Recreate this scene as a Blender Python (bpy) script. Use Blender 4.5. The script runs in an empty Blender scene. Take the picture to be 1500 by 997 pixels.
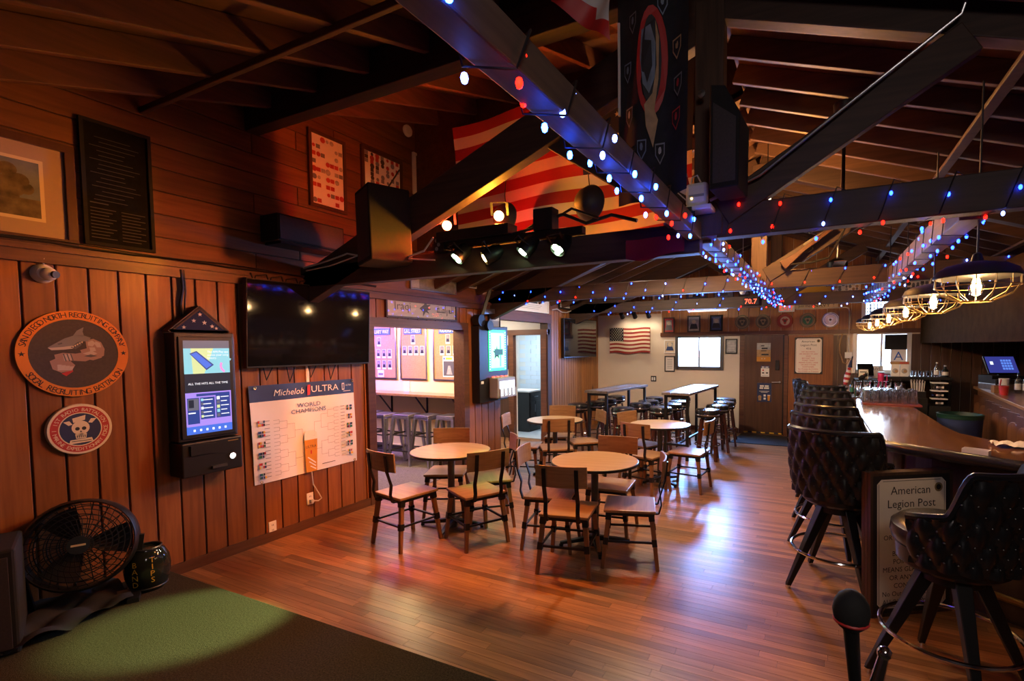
import bpy, math, random
from mathutils import Vector, Matrix
S = bpy.context.scene
COL = S.collection
PI = math.pi
rnd = random.Random(11)

# ---------------------------------------------------------------- camera, world, lights, exposure
F, CX, CY = 731.3, 825.9, 546.8
YAW, PITCH, ROLL = 0.46625, 0.05374, -0.00657
def _cam_matrix():
    cy, sy, cp, sp, cr, sr = math.cos(YAW), math.sin(YAW), math.cos(PITCH), math.sin(PITCH), math.cos(ROLL), math.sin(ROLL)
    m = Matrix(((cy, sy, 0), (0, 0, -1), (-sy, cy, 0)))
    rx = Matrix(((1, 0, 0), (0, cp, -sp), (0, sp, cp)))
    rz = Matrix(((cr, -sr, 0), (sr, cr, 0), (0, 0, 1)))
    return rz @ rx @ m
CM = _cam_matrix()
EYE = Vector((0, 0, 1.75))
cd = bpy.data.cameras.new('camera'); cam = bpy.data.objects.new('camera', cd); COL.objects.link(cam)
cd.sensor_width = 36; cd.lens = F * 36 / 1500
cd.shift_x = -(CX - 750) / 1500; cd.shift_y = (CY - 498.5) / 1500
cd.clip_start = 0.05
r0, r1, r2 = CM[0], -CM[1], -CM[2]
cam.matrix_world = Matrix(((r0[0], r1[0], r2[0], 0), (r0[1], r1[1], r2[1], 0), (r0[2], r1[2], r2[2], 1.75), (0, 0, 0, 1)))
S.camera = cam
S.view_settings.view_transform = 'Standard'; S.view_settings.look = 'None'
S.view_settings.exposure = 0.0; S.view_settings.gamma = 1.0; S.view_settings.use_curve_mapping = False
S.cycles.max_bounces = 8; S.cycles.diffuse_bounces = 4; S.cycles.glossy_bounces = 4
S.cycles.transmission_bounces = 6; S.cycles.transparent_max_bounces = 40
S.cycles.sample_clamp_indirect = 6; S.cycles.blur_glossy = 0.5
S.cycles.caustics_reflective = False; S.cycles.caustics_refractive = False
S.cycles.use_denoising = True
try: S.cycles.denoiser = 'OPENIMAGEDENOISE'
except Exception: pass

W = bpy.data.worlds.new('daylight'); S.world = W; W.use_nodes = True
bg = W.node_tree.nodes['Background']
bg.inputs[0].default_value = (0.62, 0.78, 1.0, 1); bg.inputs[1].default_value = 7.0     # hazy bright day outside the windows

def lamp(name, kind, loc, energy, col, aim=None, size=0.05, angle=60, blend=0.5, sy=None, parent=None):
    l = bpy.data.lights.new(name, kind); l.energy = energy; l.color = col
    if kind == 'AREA':
        l.size = size
        if sy: l.shape = 'RECTANGLE'; l.size_y = sy
    else: l.shadow_soft_size = size
    if kind == 'SPOT': l.spot_size = math.radians(angle); l.spot_blend = blend
    o = bpy.data.objects.new(name, l); COL.objects.link(o); o.location = loc
    if aim is not None:
        d = Vector(aim) - Vector(loc)
        o.rotation_euler = d.to_track_quat('-Z', 'Y').to_euler()
    if parent: o.parent = parent
    return o
XL, YF, XR = -4.4, 10.5, 2.95          # left wall, far wall, right wall
# sky portals in the two far windows: daylight enters here
for n, (x0, x1, z0, z1) in enumerate(((-2.59, -1.70, 1.30, 1.93), (0.66, 1.45, 1.28, 1.95))):
    p = lamp('window_portal', 'AREA', ((x0 + x1) / 2, YF + 0.14, (z0 + z1) / 2), 1, (1, 1, 1), ((x0 + x1) / 2, 0, (z0 + z1) / 2), x1 - x0, sy=z1 - z0)
    p.data.cycles.is_portal = True
# sunlit yard beyond the windows bounces light in
lamp('window_daylight', 'AREA', (-2.15, YF + 0.3, 1.95), 820, (0.20, 0.42, 1.0), (-0.9, 4.5, 0.0), 0.9, sy=0.6)
lamp('kitchen_daylight', 'AREA', (1.05, YF + 0.3, 1.9), 25, (0.6, 0.78, 1.0), (0.6, 5.0, 0.6), 0.8, sy=0.6)

# stage spot lamps (their housings are built further down)
STAGE = [  # lens position, aim, colour, watts, cone
    ((-2.852, 3.45, 2.799), (-1.5, 0.9, 1.7), (1.0, 0.045, 0.012), 50, -1),
    ((-2.316, 3.45, 2.815), (-1.2, 0.9, 1.8), (1.0, 0.36, 0.02), 80, -1),
    ((-1.88, 3.10, 2.43), (-3.32, 1.62, 0.1), (0.66, 1.0, 0.42), 1100, 19),
    ((-1.60, 3.10, 2.42), (-2.3, 1.0, 0.1), (0.55, 1.0, 0.42), 10, 40),
    ((-2.47, 3.10, 2.435), (-3.6, 1.3, 0.1), (0.80, 1.0, 0.45), 10, 40),
    ((-2.21, 3.10, 2.415), (-4.2, 1.35, 0.9), (1.0, 0.20, 0.035), 130, 120)]
# room lamps, first an unseen fill added behind the camera
lamp('rear_house_lamp', 'AREA', (0.6, -0.9, 2.9), 17, (1.0, 0.86, 0.78), (0.2, 3.0, 1.8), 0.6)
lamp('side_room_warm', 'AREA', (-5.3, 5.2, 2.35), 85, (1.0, 0.74, 0.34), (-5.2, 5.6, 0), 0.9)
lamp('side_room_purple', 'AREA', (-7.0, 5.3, 2.3), 120, (0.42, 0.22, 1.0), (-6.2, 5.9, 0.8), 0.7)
lamp('restroom_lamp', 'AREA', (-5.0, 9.0, 2.35), 48, (0.62, 0.82, 1.0), (-5.0, 9.0, 0), 0.8)
lamp('hall_lamp', 'AREA', (-5.4, 7.3, 2.3), 22, (1.0, 0.86, 0.68), (-5.3, 7.5, 0), 0.5)

# ---------------------------------------------------------------- materials
MATS = {}
def mat(name, col, rough=0.5, metal=0.0, emit=None, es=0.0, noise=0.0, nscale=8.0, bump=0.0, bscale=60.0, tint=0.0, spec=0.5, coat=0.0):
    m = bpy.data.materials.new(name); m.use_nodes = True; MATS[name] = m
    nt = m.node_tree; b = nt.nodes['Principled BSDF']
    b.inputs['Base Color'].default_value = (*col, 1); b.inputs['Roughness'].default_value = rough
    b.inputs['Metallic'].default_value = metal; b.inputs['Specular IOR Level'].default_value = spec
    if coat: b.inputs['Coat Weight'].default_value = coat; b.inputs['Coat Roughness'].default_value = 0.12
    if emit: b.inputs['Emission Color'].default_value = (*emit, 1); b.inputs['Emission Strength'].default_value = es
    tc = nt.nodes.new('ShaderNodeTexCoord')
    val = None
    if noise:
        n = nt.nodes.new('ShaderNodeTexNoise'); n.inputs['Scale'].default_value = nscale; n.inputs['Detail'].default_value = 4
        nt.links.new(tc.outputs['Object'], n.inputs['Vector'])
        r = nt.nodes.new('ShaderNodeMapRange'); r.inputs[1].default_value = 0.3; r.inputs[2].default_value = 0.7
        r.inputs[3].default_value = 1 - noise; r.inputs[4].default_value = 1 + noise
        nt.links.new(n.outputs['Fac'], r.inputs[0]); val = r.outputs[0]
    if tint:
        oi = nt.nodes.new('ShaderNodeObjectInfo'); r = nt.nodes.new('ShaderNodeMapRange')
        r.inputs[3].default_value = 1 - tint; r.inputs[4].default_value = 1 + tint
        nt.links.new(oi.outputs['Random'], r.inputs[0])
        if val:
            mu = nt.nodes.new('ShaderNodeMath'); mu.operation = 'MULTIPLY'
            nt.links.new(val, mu.inputs[0]); nt.links.new(r.outputs[0], mu.inputs[1]); val = mu.outputs[0]
        else: val = r.outputs[0]
    if val:
        h = nt.nodes.new('ShaderNodeHueSaturation'); h.inputs['Color'].default_value = (*col, 1)
        nt.links.new(val, h.inputs['Value']); nt.links.new(h.outputs[0], b.inputs['Base Color'])
    if bump:
        n = nt.nodes.new('ShaderNodeTexNoise'); n.inputs['Scale'].default_value = bscale; n.inputs['Detail'].default_value = 3
        nt.links.new(tc.outputs['Object'], n.inputs['Vector'])
        bp = nt.nodes.new('ShaderNodeBump'); bp.inputs['Strength'].default_value = bump; bp.inputs['Distance'].default_value = 0.01
        nt.links.new(n.outputs['Fac'], bp.inputs['Height']); nt.links.new(bp.outputs[0], b.inputs['Normal'])
    return m

def wood(name, col, dark, axis='z', rough=0.45, tint=0.25, grain=9.0, knots=0.0, coat=0.0, attr=False, bump=0.15, spec=0.5):
    """long grain along one axis, optional knots, each board tinted a little differently"""
    m = bpy.data.materials.new(name); m.use_nodes = True; MATS[name] = m
    nt = m.node_tree; b = nt.nodes['Principled BSDF']; L = nt.links.new
    tc = nt.nodes.new('ShaderNodeTexCoord'); oi = nt.nodes.new('ShaderNodeObjectInfo')
    off = nt.nodes.new('ShaderNodeVectorMath'); off.operation = 'ADD'
    L(tc.outputs['Object'], off.inputs[0])
    sc = nt.nodes.new('ShaderNodeMath'); sc.operation = 'MULTIPLY'; sc.inputs[1].default_value = 37.0
    if attr:
        at = nt.nodes.new('ShaderNodeAttribute'); at.attribute_name = 'tint'; rv = at.outputs['Fac']
    else: rv = oi.outputs['Random']
    L(rv, sc.inputs[0]); L(sc.outputs[0], off.inputs[1])
    mp = nt.nodes.new('ShaderNodeMapping'); k = 'xyz'.index(axis)
    s = [grain, grain, grain]; s[k] = grain * 0.07; mp.inputs['Scale'].default_value = s
    L(off.outputs[0], mp.inputs[0])
    n = nt.nodes.new('ShaderNodeTexNoise'); n.inputs['Scale'].default_value = 3; n.inputs['Detail'].default_value = 6; n.inputs['Distortion'].default_value = 0.6
    L(mp.outputs[0], n.inputs[0])
    cr = nt.nodes.new('ShaderNodeValToRGB'); cr.color_ramp.elements[0].position = 0.32; cr.color_ramp.elements[1].position = 0.68
    cr.color_ramp.elements[0].color = (*dark, 1); cr.color_ramp.elements[1].color = (*col, 1)
    L(n.outputs['Fac'], cr.inputs[0]); c = cr.outputs[0]
    if knots:
        mk = nt.nodes.new('ShaderNodeMapping'); s = [1.0, 1.0, 1.0]; s[k] = 0.6; mk.inputs['Scale'].default_value = s
        L(off.outputs[0], mk.inputs[0])
        v = nt.nodes.new('ShaderNodeTexVoronoi'); v.inputs['Scale'].default_value = knots
        L(mk.outputs[0], v.inputs[0])
        r = nt.nodes.new('ShaderNodeMapRange'); r.inputs[1].default_value = 0.04; r.inputs[2].default_value = 0.11
        L(v.outputs['Distance'], r.inputs[0])
        mx = nt.nodes.new('ShaderNodeMix'); mx.data_type = 'RGBA'
        mx.inputs[6].default_value = (dark[0] * .35, dark[1] * .3, dark[2] * .3, 1)
        L(r.outputs[0], mx.inputs[0]); L(c, mx.inputs[7]); c = mx.outputs[2]
    r = nt.nodes.new('ShaderNodeMapRange'); r.inputs[3].default_value = 1 - tint; r.inputs[4].default_value = 1 + tint
    L(rv, r.inputs[0])
    h = nt.nodes.new('ShaderNodeHueSaturation'); L(c, h.inputs['Color']); L(r.outputs[0], h.inputs['Value'])
    L(h.outputs[0], b.inputs['Base Color'])
    b.inputs['Roughness'].default_value = rough; b.inputs['Specular IOR Level'].default_value = spec
    if coat: b.inputs['Coat Weight'].default_value = coat; b.inputs['Coat Roughness'].default_value = 0.1
    if bump:
        bp = nt.nodes.new('ShaderNodeBump'); bp.inputs['Strength'].default_value = bump; bp.inputs['Distance'].default_value = 0.004
        L(n.outputs['Fac'], bp.inputs['Height']); L(bp.outputs[0], b.inputs['Normal'])
    return m

def glass(name, col=(1, 1, 1), tr=0.82):
    """thin clear glass: mostly see-through with a sharp reflection"""
    m = bpy.data.materials.new(name); m.use_nodes = True; MATS[name] = m
    nt = m.node_tree; L = nt.links.new
    nt.nodes.remove(nt.nodes['Principled BSDF'])
    out = nt.nodes['Material Output']
    t = nt.nodes.new('ShaderNodeBsdfTransparent'); t.inputs[0].default_value = (*col, 1)
    g = nt.nodes.new('ShaderNodeBsdfGlossy'); g.inputs['Roughness'].default_value = 0.03
    lw = nt.nodes.new('ShaderNodeLayerWeight'); lw.inputs[0].default_value = 0.35
    r = nt.nodes.new('ShaderNodeMapRange'); r.inputs[3].default_value = 1 - tr - 0.1; r.inputs[4].default_value = 0.9 if tr < .85 else 0.45
    L(lw.outputs['Facing'], r.inputs[0])
    mx = nt.nodes.new('ShaderNodeMixShader'); L(r.outputs[0], mx.inputs[0]); L(t.outputs[0], mx.inputs[1]); L(g.outputs[0], mx.inputs[2])
    L(mx.outputs[0], out.inputs[0])
    return m

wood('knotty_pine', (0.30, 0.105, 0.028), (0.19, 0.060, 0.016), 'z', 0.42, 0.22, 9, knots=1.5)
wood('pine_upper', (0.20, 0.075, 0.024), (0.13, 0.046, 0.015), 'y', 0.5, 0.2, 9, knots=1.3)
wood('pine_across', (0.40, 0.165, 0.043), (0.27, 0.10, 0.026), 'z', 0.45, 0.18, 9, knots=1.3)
wood('beam_x', (0.060, 0.031, 0.021), (0.034, 0.018, 0.013), 'x', 0.6, 0.15, 10)
wood('beam_y', (0.135, 0.085, 0.066), (0.075, 0.048, 0.038), 'y', 0.6, 0.12, 10)
wood('beam_z', (0.085, 0.046, 0.030), (0.048, 0.026, 0.018), 'z', 0.6, 0.15, 10)
wood('rafter_wood', (0.115, 0.058, 0.034), (0.07, 0.036, 0.022), 'x', 0.6, 0.12, 8)
wood('rafter_wood_y', (0.16, 0.06, 0.035), (0.09, 0.036, 0.022), 'y', 0.6, 0.12, 8)
wood('roof_board', (0.105, 0.046, 0.022), (0.066, 0.028, 0.014), 'y', 0.65, 0.1, 6)
wood('floor_oak', (0.35, 0.160, 0.062), (0.21, 0.088, 0.032), 'x', 0.33, 0.36, 12, attr=True, bump=0.06, spec=0.62)
wood('trim_wood', (0.13, 0.052, 0.022), (0.08, 0.03, 0.013), 'y', 0.4, 0.08, 9)
wood('trim_wood_x', (0.15, 0.055, 0.022), (0.09, 0.03, 0.013), 'x', 0.4, 0.08, 9)
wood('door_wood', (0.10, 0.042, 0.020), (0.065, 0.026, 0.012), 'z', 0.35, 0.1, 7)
wood('chair_oak', (0.36, 0.20, 0.085), (0.25, 0.128, 0.05), 'x', 0.38, 0.12, 12)
wood('chair_leg', (0.28, 0.125, 0.050), (0.19, 0.08, 0.03), 'z', 0.4, 0.12, 12)
wood('table_top', (0.58, 0.41, 0.22), (0.47, 0.31, 0.155), 'x', 0.28, 0.08, 9, coat=0.3)
wood('bar_top', (0.21, 0.092, 0.034), (0.115, 0.046, 0.018), 'y', 0.20, 0.1, 7, coat=0.6, bump=0.02)
wood('bar_front', (0.06, 0.028, 0.016), (0.036, 0.017, 0.010), 'z', 0.4, 0.1, 7)
wood('cabinet_wood', (0.17, 0.075, 0.032), (0.105, 0.044, 0.019), 'z', 0.4, 0.12, 9)
wood('counter_wood', (0.36, 0.19, 0.082), (0.25, 0.12, 0.05), 'y', 0.3, 0.1, 8, coat=0.3)
wood('grey_plank', (0.20, 0.165, 0.145), (0.10, 0.08, 0.07), 'y', 0.28, 0.15, 9, coat=0.3)
wood('dark_panel', (0.105, 0.056, 0.036), (0.066, 0.034, 0.022), 'z', 0.45, 0.15, 8)
wood('red_leg', (0.10, 0.03, 0.02), (0.06, 0.018, 0.012), 'z', 0.35, 0.1, 9)
mat('carpet', (0.058, 0.046, 0.026), 0.95, noise=0.45, nscale=110, bump=0.7, bscale=260, spec=0.1)
mat('side_carpet', (0.16, 0.13, 0.13), 0.95, noise=0.3, nscale=60, bump=0.4, bscale=180, spec=0.1)
mat('cream_paint', (0.72, 0.62, 0.50), 0.75, noise=0.03, nscale=3, bump=0.15, bscale=140)
mat('yellow_paint', (0.80, 0.66, 0.38), 0.75, noise=0.03, nscale=3)
mat('white_paint', (0.78, 0.75, 0.70), 0.7)
mat('dark_shell', (0.02, 0.012, 0.009), 0.9)
mat('soffit_dark', (0.040, 0.023, 0.010), 0.9, noise=0.2, spec=0.03)
mat('black_metal', (0.012, 0.011, 0.011), 0.42, 0.3)
mat('black_plastic', (0.010, 0.010, 0.011), 0.4)
mat('black_matte', (0.009, 0.008, 0.008), 0.85, noise=0.2, nscale=40)
mat('black_cloth', (0.013, 0.012, 0.014), 0.9, noise=0.3, nscale=18)
mat('leather', (0.012, 0.013, 0.015), 0.32, noise=0.15, nscale=30, bump=0.12, bscale=220)
mat('vinyl', (0.012, 0.012, 0.015), 0.26)
mat('screen_black', (0.006, 0.006, 0.007), 0.055, spec=0.6)
mat('chrome', (0.75, 0.75, 0.76), 0.12, 1.0)
mat('steel', (0.50, 0.51, 0.54), 0.30, 1.0, noise=0.1, nscale=15)
mat('dark_steel', (0.10, 0.095, 0.09), 0.4, 0.8)
mat('brass', (0.55, 0.36, 0.13), 0.3, 1.0)
mat('gold_wire', (0.62, 0.40, 0.14), 0.35, 1.0)
mat('white_plastic', (0.80, 0.79, 0.77), 0.4)
mat('white_vinyl', (0.82, 0.80, 0.80), 0.45, noise=0.02, nscale=4)
mat('grey_plastic', (0.30, 0.30, 0.31), 0.45)
mat('red', (0.50, 0.025, 0.022), 0.5)
mat('flag_red', (0.36, 0.022, 0.028), 0.85)
mat('flag_white', (0.66, 0.60, 0.56), 0.85)
mat('flag_blue', (0.012, 0.018, 0.065), 0.85)
mat('wood_flag_red', (0.30, 0.028, 0.022), 0.5)
mat('wood_flag_white', (0.70, 0.60, 0.44), 0.5)
mat('wood_flag_blue', (0.010, 0.012, 0.022), 0.5)
mat('navy', (0.022, 0.05, 0.17), 0.5)
mat('blue', (0.03, 0.10, 0.40), 0.5)
mat('green', (0.02, 0.16, 0.07), 0.5)
mat('cork', (0.46, 0.25, 0.125), 0.85, noise=0.15, nscale=60)
mat('paper', (0.78, 0.74, 0.68), 0.6)
mat('paper_grey', (0.38, 0.37, 0.36), 0.6, noise=0.25, nscale=20)
mat('ink', (0.015, 0.015, 0.018), 0.6)
mat('ink_grey', (0.18, 0.18, 0.19), 0.6)
mat('red_ink', (0.50, 0.05, 0.05), 0.6)
mat('orange_ring', (0.72, 0.215, 0.018), 0.5)
mat('charcoal', (0.045, 0.033, 0.034), 0.6, noise=0.15, nscale=80)
mat('shark_grey', (0.20, 0.20, 0.22), 0.6)
mat('shark_dark', (0.09, 0.09, 0.105), 0.6)
mat('shark_light', (0.52, 0.45, 0.42), 0.6)
mat('skin_paint', (0.36, 0.235, 0.20), 0.6)
mat('bone', (0.68, 0.58, 0.42), 0.6)
mat('seal_red', (0.42, 0.03, 0.028), 0.5)
mat('seal_navy', (0.010, 0.022, 0.085), 0.5)
mat('beer', (0.62, 0.27, 0.03), 0.35)
mat('mat_red', (0.13, 0.014, 0.012), 0.6)
mat('pink', (0.70, 0.05, 0.20), 0.4)
mat('yellow', (0.75, 0.45, 0.04), 0.5)
mat('tan', (0.40, 0.24, 0.11), 0.6, noise=0.2, nscale=25)
mat('skyprint', (0.16, 0.20, 0.26), 0.6, noise=0.3, nscale=7)
mat('landprint', (0.12, 0.095, 0.05), 0.6, noise=0.6, nscale=16)
mat('matboard', (0.42, 0.31, 0.24), 0.7)
mat('chalkboard', (0.007, 0.007, 0.007), 0.9, noise=0.3, nscale=20, spec=0.15)
mat('chalk', (0.07, 0.065, 0.06), 0.9)
mat('plaque_brass', (0.30, 0.23, 0.12), 0.45, 0.3)
mat('plaque_dark', (0.05, 0.048, 0.032), 0.6)
mat('amber_liquid', (0.35, 0.11, 0.02), 0.1)
mat('dark_bottle', (0.015, 0.02, 0.016), 0.08)
mat('tile', (0.74, 0.80, 0.86), 0.22)
mat('tile_floor', (0.50, 0.50, 0.50), 0.5)
mat('bluebin', (0.018, 0.035, 0.13), 0.6)
mat('bag_green', (0.008, 0.045, 0.030), 0.5)
mat('wire_dark', (0.012, 0.010, 0.010), 0.5)
mat('wire_white', (0.60, 0.56, 0.52), 0.5)
mat('shade_metal', (0.055, 0.052, 0.048), 0.55, 0.6)
mat('bulb_blue', (0.1, 0.2, 1), emit=(0.008, 0.035, 1.0), es=26)
mat('bulb_cyan', (0.1, 0.3, 1), emit=(0.012, 0.075, 1.0), es=80)
mat('bulb_red', (1, 0.05, 0.02), emit=(1.0, 0.006, 0.002), es=12)
mat('bulb_white', (0.6, 0.7, 1), emit=(0.10, 0.17, 1.0), es=20)
mat('filament', (1, 0.7, 0.3), emit=(1.0, 0.60, 0.22), es=45)
mat('lens_red', (1, 0.2, 0.1), emit=(1.0, 0.30, 0.10), es=30)
mat('lens_amber', (1, 0.6, 0.1), emit=(1.0, 0.66, 0.18), es=30)
mat('lens_green', (0.5, 1, 0.4), emit=(0.62, 1.0, 0.55), es=22)
mat('lens_off', (0.25, 0.22, 0.2), 0.2)
mat('green_glow', (0.1, 1, 0.5), emit=(0.006, 1.0, 0.20), es=3.2)
mat('green_bright', (0.5, 1, 0.8), emit=(0.12, 1.0, 0.50), es=1.4)
mat('tray_light', (0.8, 0.9, 1), emit=(0.75, 0.9, 1.0), es=1.1)
mat('red_led', (1, 0.1, 0.05), emit=(1.0, 0.07, 0.03), es=5)
mat('blue_led', (0.1, 0.2, 1), emit=(0.1, 0.2, 1.0), es=5)
mat('white_led', (1, 1, 1), emit=(0.8, 0.9, 1.0), es=4)
mat('exit_red', (0.8, 0.05, 0.03), emit=(1, 0.06, 0.03), es=0.9)
mat('tube_white', (1, 1, 1), emit=(1.0, 0.93, 0.8), es=2.0)
for n_, c_ in (('sc_teal', (0.20, 0.52, 0.62)), ('sc_lime', (0.50, 0.62, 0.30)), ('sc_dark', (0.010, 0.016, 0.03)), ('sc_blue', (0.05, 0.14, 0.62)),
               ('sc_navy', (0.02, 0.045, 0.22)), ('sc_white', (0.80, 0.88, 0.95)), ('sc_violet', (0.30, 0.22, 0.72)), ('sc_pink', (0.72, 0.25, 0.60)), ('sc_photo', (0.10, 0.11, 0.15)), ('sc_pos', (0.03, 0.035, 0.22)), ('sc_posb', (0.10, 0.22, 0.75))):
    mat(n_, tuple(x * .4 for x in c_), 0.3, emit=c_, es=1.25)
glass('clear_glass', tr=0.72)
m_ = mat('bar_glass', (0.98, 0.99, 1.0), 0.02); m_.node_tree.nodes['Principled BSDF'].inputs['Transmission Weight'].default_value = 1.0; m_.node_tree.nodes['Principled BSDF'].inputs['IOR'].default_value = 1.45
glass('window_glass', (0.97, 0.98, 1.0), 0.86); glass('smoke_plastic', (0.75, 0.75, 0.75), 0.6)

# ---------------------------------------------------------------- mesh builder and scene helpers
_glyphs = {}
def glyph(s):
    if s not in _glyphs:
        cu = bpy.data.curves.new('t', 'FONT'); cu.body = s; cu.resolution_u = 2
        ob = bpy.data.objects.new('t', cu); me = ob.to_mesh()
        v = [tuple(x.co[:2]) for x in me.vertices]; f = [tuple(p.vertices) for p in me.polygons]
        ob.to_mesh_clear(); bpy.data.objects.remove(ob); bpy.data.curves.remove(cu)
        xs = [p[0] for p in v] or [0]
        _glyphs[s] = (v, f, min(xs), max(xs))
    return _glyphs[s]

class MB:
    def __init__(self, *mats): self.v, self.f, self.mi, self.mats, self.cur, self.tint = [], [], [], list(mats), 0, None
    def use(self, m):
        if m not in self.mats: self.mats.append(m)
        self.cur = self.mats.index(m); return self
    def add(self, vs, fs):
        o = len(self.v); self.v += [tuple(p) for p in vs]
        for f in fs: self.f.append(tuple(i + o for i in f)); self.mi.append(self.cur)
        return self
    def box(self, x0, x1, y0, y1, z0, z1):
        return self.add([(x0, y0, z0), (x1, y0, z0), (x1, y1, z0), (x0, y1, z0), (x0, y0, z1), (x1, y0, z1), (x1, y1, z1), (x0, y1, z1)],
                        [(0, 3, 2, 1), (4, 5, 6, 7), (0, 1, 5, 4), (1, 2, 6, 5), (2, 3, 7, 6), (3, 0, 4, 7)])
    def bar(self, p0, p1, w, h=None, up=(0, 0, 1), w1=None, h1=None):
        """box beam between two points; w across, h along 'up', may taper"""
        h = h or w; w1 = w1 or w; h1 = h1 or h
        p0, p1 = Vector(p0), Vector(p1); d = (p1 - p0).normalized(); u = Vector(up)
        s = d.cross(u)
        if s.length < 1e-4: s = d.cross(Vector((0, 1, 0)))
        s.normalize(); u = s.cross(d).normalized()
        vs = []
        for p, a, b in ((p0, w / 2, h / 2), (p1, w1 / 2, h1 / 2)):
            vs += [p - s * a - u * b, p + s * a - u * b, p + s * a + u * b, p - s * a + u * b]
        return self.add(vs, [(3, 2, 1, 0), (4, 5, 6, 7), (0, 1, 5, 4), (1, 2, 6, 5), (2, 3, 7, 6), (3, 0, 4, 7)])
    def cyl(self, p0, p1, r0, r1=None, n=12, caps=True):
        r1 = r0 if r1 is None else r1
        p0, p1 = Vector(p0), Vector(p1); d = (p1 - p0).normalized()
        a = d.orthogonal().normalized(); b = d.cross(a)
        vs = []
        for p, r in ((p0, r0), (p1, r1)):
            for i in range(n):
                t = 2 * PI * i / n; vs.append(p + a * (math.cos(t) * r) + b * (math.sin(t) * r))
        fs = [(i, (i + 1) % n, n + (i + 1) % n, n + i) for i in range(n)]
        if caps: fs += [tuple(range(n - 1, -1, -1)), tuple(range(n, 2 * n))]
        return self.add(vs, fs)
    def tube(self, pts, r, n=6, closed=False):
        pts = [Vector(p) for p in pts]; m = len(pts); vs = []; a = None
        for i, p in enumerate(pts):
            q0 = pts[(i - 1) % m] if closed or i > 0 else p; q1 = pts[(i + 1) % m] if closed or i < m - 1 else p
            d = (q1 - q0).normalized()
            if a is None: a = d.orthogonal().normalized()
            else:
                a = a - d * a.dot(d)
                a = d.orthogonal().normalized() if a.length < 1e-5 else a.normalized()
            b = d.cross(a)
            vs += [p + a * (math.cos(2 * PI * k / n) * r) + b * (math.sin(2 * PI * k / n) * r) for k in range(n)]
        fs = []
        for i in range(m if closed else m - 1):
            j = (i + 1) % m
            fs += [(i * n + k, i * n + (k + 1) % n, j * n + (k + 1) % n, j * n + k) for k in range(n)]
        if not closed: fs += [tuple(range(n - 1, -1, -1)), tuple(range((m - 1) * n, m * n))]
        return self.add(vs, fs)
    def ring(self, c, R, r, n=28, k=6, axis='z'):
        c = Vector(c)
        pts = []
        for i in range(n):
            t = 2 * PI * i / n; a, b = math.cos(t) * R, math.sin(t) * R
            pts.append(c + Vector({'z': (a, b, 0), 'y': (a, 0, b), 'x': (0, a, b)}[axis]))
        return self.tube(pts, r, k, True)
    def lathe(self, prof, n=20, c=(0, 0, 0), axis='z', caps=True):
        vs = []; cx, cy, cz = c
        for r, z in prof:
            for i in range(n):
                t = 2 * PI * i / n; a, b = r * math.cos(t), r * math.sin(t)
                vs.append({'z': (cx + a, cy + b, cz + z), 'y': (cx + a, cy - z, cz + b)}[axis])
        m = len(prof)
        fs = [(j * n + i, j * n + (i + 1) % n, (j + 1) * n + (i + 1) % n, (j + 1) * n + i) for j in range(m - 1) for i in range(n)]
        if caps and prof[0][0] > 1e-6: fs.append(tuple(range(n - 1, -1, -1)))
        if caps and prof[-1][0] > 1e-6: fs.append(tuple(range((m - 1) * n, m * n)))
        return self.add(vs, fs)
    def ball(self, c, r, n=10, sz=1.0):
        m = max(4, n // 2)
        return self.lathe([(max(r * math.sin(PI * j / m), 1e-7), -r * sz * math.cos(PI * j / m)) for j in range(m + 1)], n, c)
    def prism(self, pts, y0, y1):
        """outline in x,z pushed from y0 (front, viewer side) to y1"""
        n = len(pts)
        vs = [(x, y0, z) for x, z in pts] + [(x, y1, z) for x, z in pts]
        return self.add(vs, [tuple(range(n)), tuple(range(2 * n - 1, n - 1, -1))] + [(i, n + i, n + (i + 1) % n, (i + 1) % n) for i in range(n)])
    def slab(self, pts, z0, z1):
        n = len(pts)
        vs = [(x, y, z0) for x, y in pts] + [(x, y, z1) for x, y in pts]
        return self.add(vs, [tuple(range(n - 1, -1, -1)), tuple(range(n, 2 * n))] + [(i, (i + 1) % n, n + (i + 1) % n, n + i) for i in range(n)])
    def rect(self, x0, x1, z0, z1, y):
        return self.add([(x0, y, z0), (x1, y, z0), (x1, y, z1), (x0, y, z1)], [(0, 1, 2, 3)])
    def shape(self, pts, y): return self.add([(x, y, z) for x, z in pts], [tuple(range(len(pts)))])
    def disc(self, x, z, r, y, n=20, sx=1.0):
        return self.shape([(x + math.cos(2 * PI * i / n) * r * sx, z + math.sin(2 * PI * i / n) * r) for i in range(n)], y)
    def star(self, x, z, r, y, a0=PI / 2):
        p = [(x + math.cos(a0 + PI * i / 5) * (r if i % 2 == 0 else r * .4), z + math.sin(a0 + PI * i / 5) * (r if i % 2 == 0 else r * .4)) for i in range(10)]
        vs = [(a, y, b) for a, b in p] + [(x, y, z)]
        return self.add(vs, [(10, i, (i + 1) % 10) for i in range(10)])
    def grid(self, fn, nu, nv, mfn=None):
        vs = [fn(i / nu, j / nv) for j in range(nv + 1) for i in range(nu + 1)]; o = len(self.v); self.v += [tuple(p) for p in vs]
        for j in range(nv):
            for i in range(nu):
                a = o + j * (nu + 1) + i
                if mfn: self.use(mfn((i + .5) / nu, (j + .5) / nv))
                self.f.append((a, a + 1, a + nu + 2, a + nu + 1)); self.mi.append(self.cur)
        return self
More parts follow.
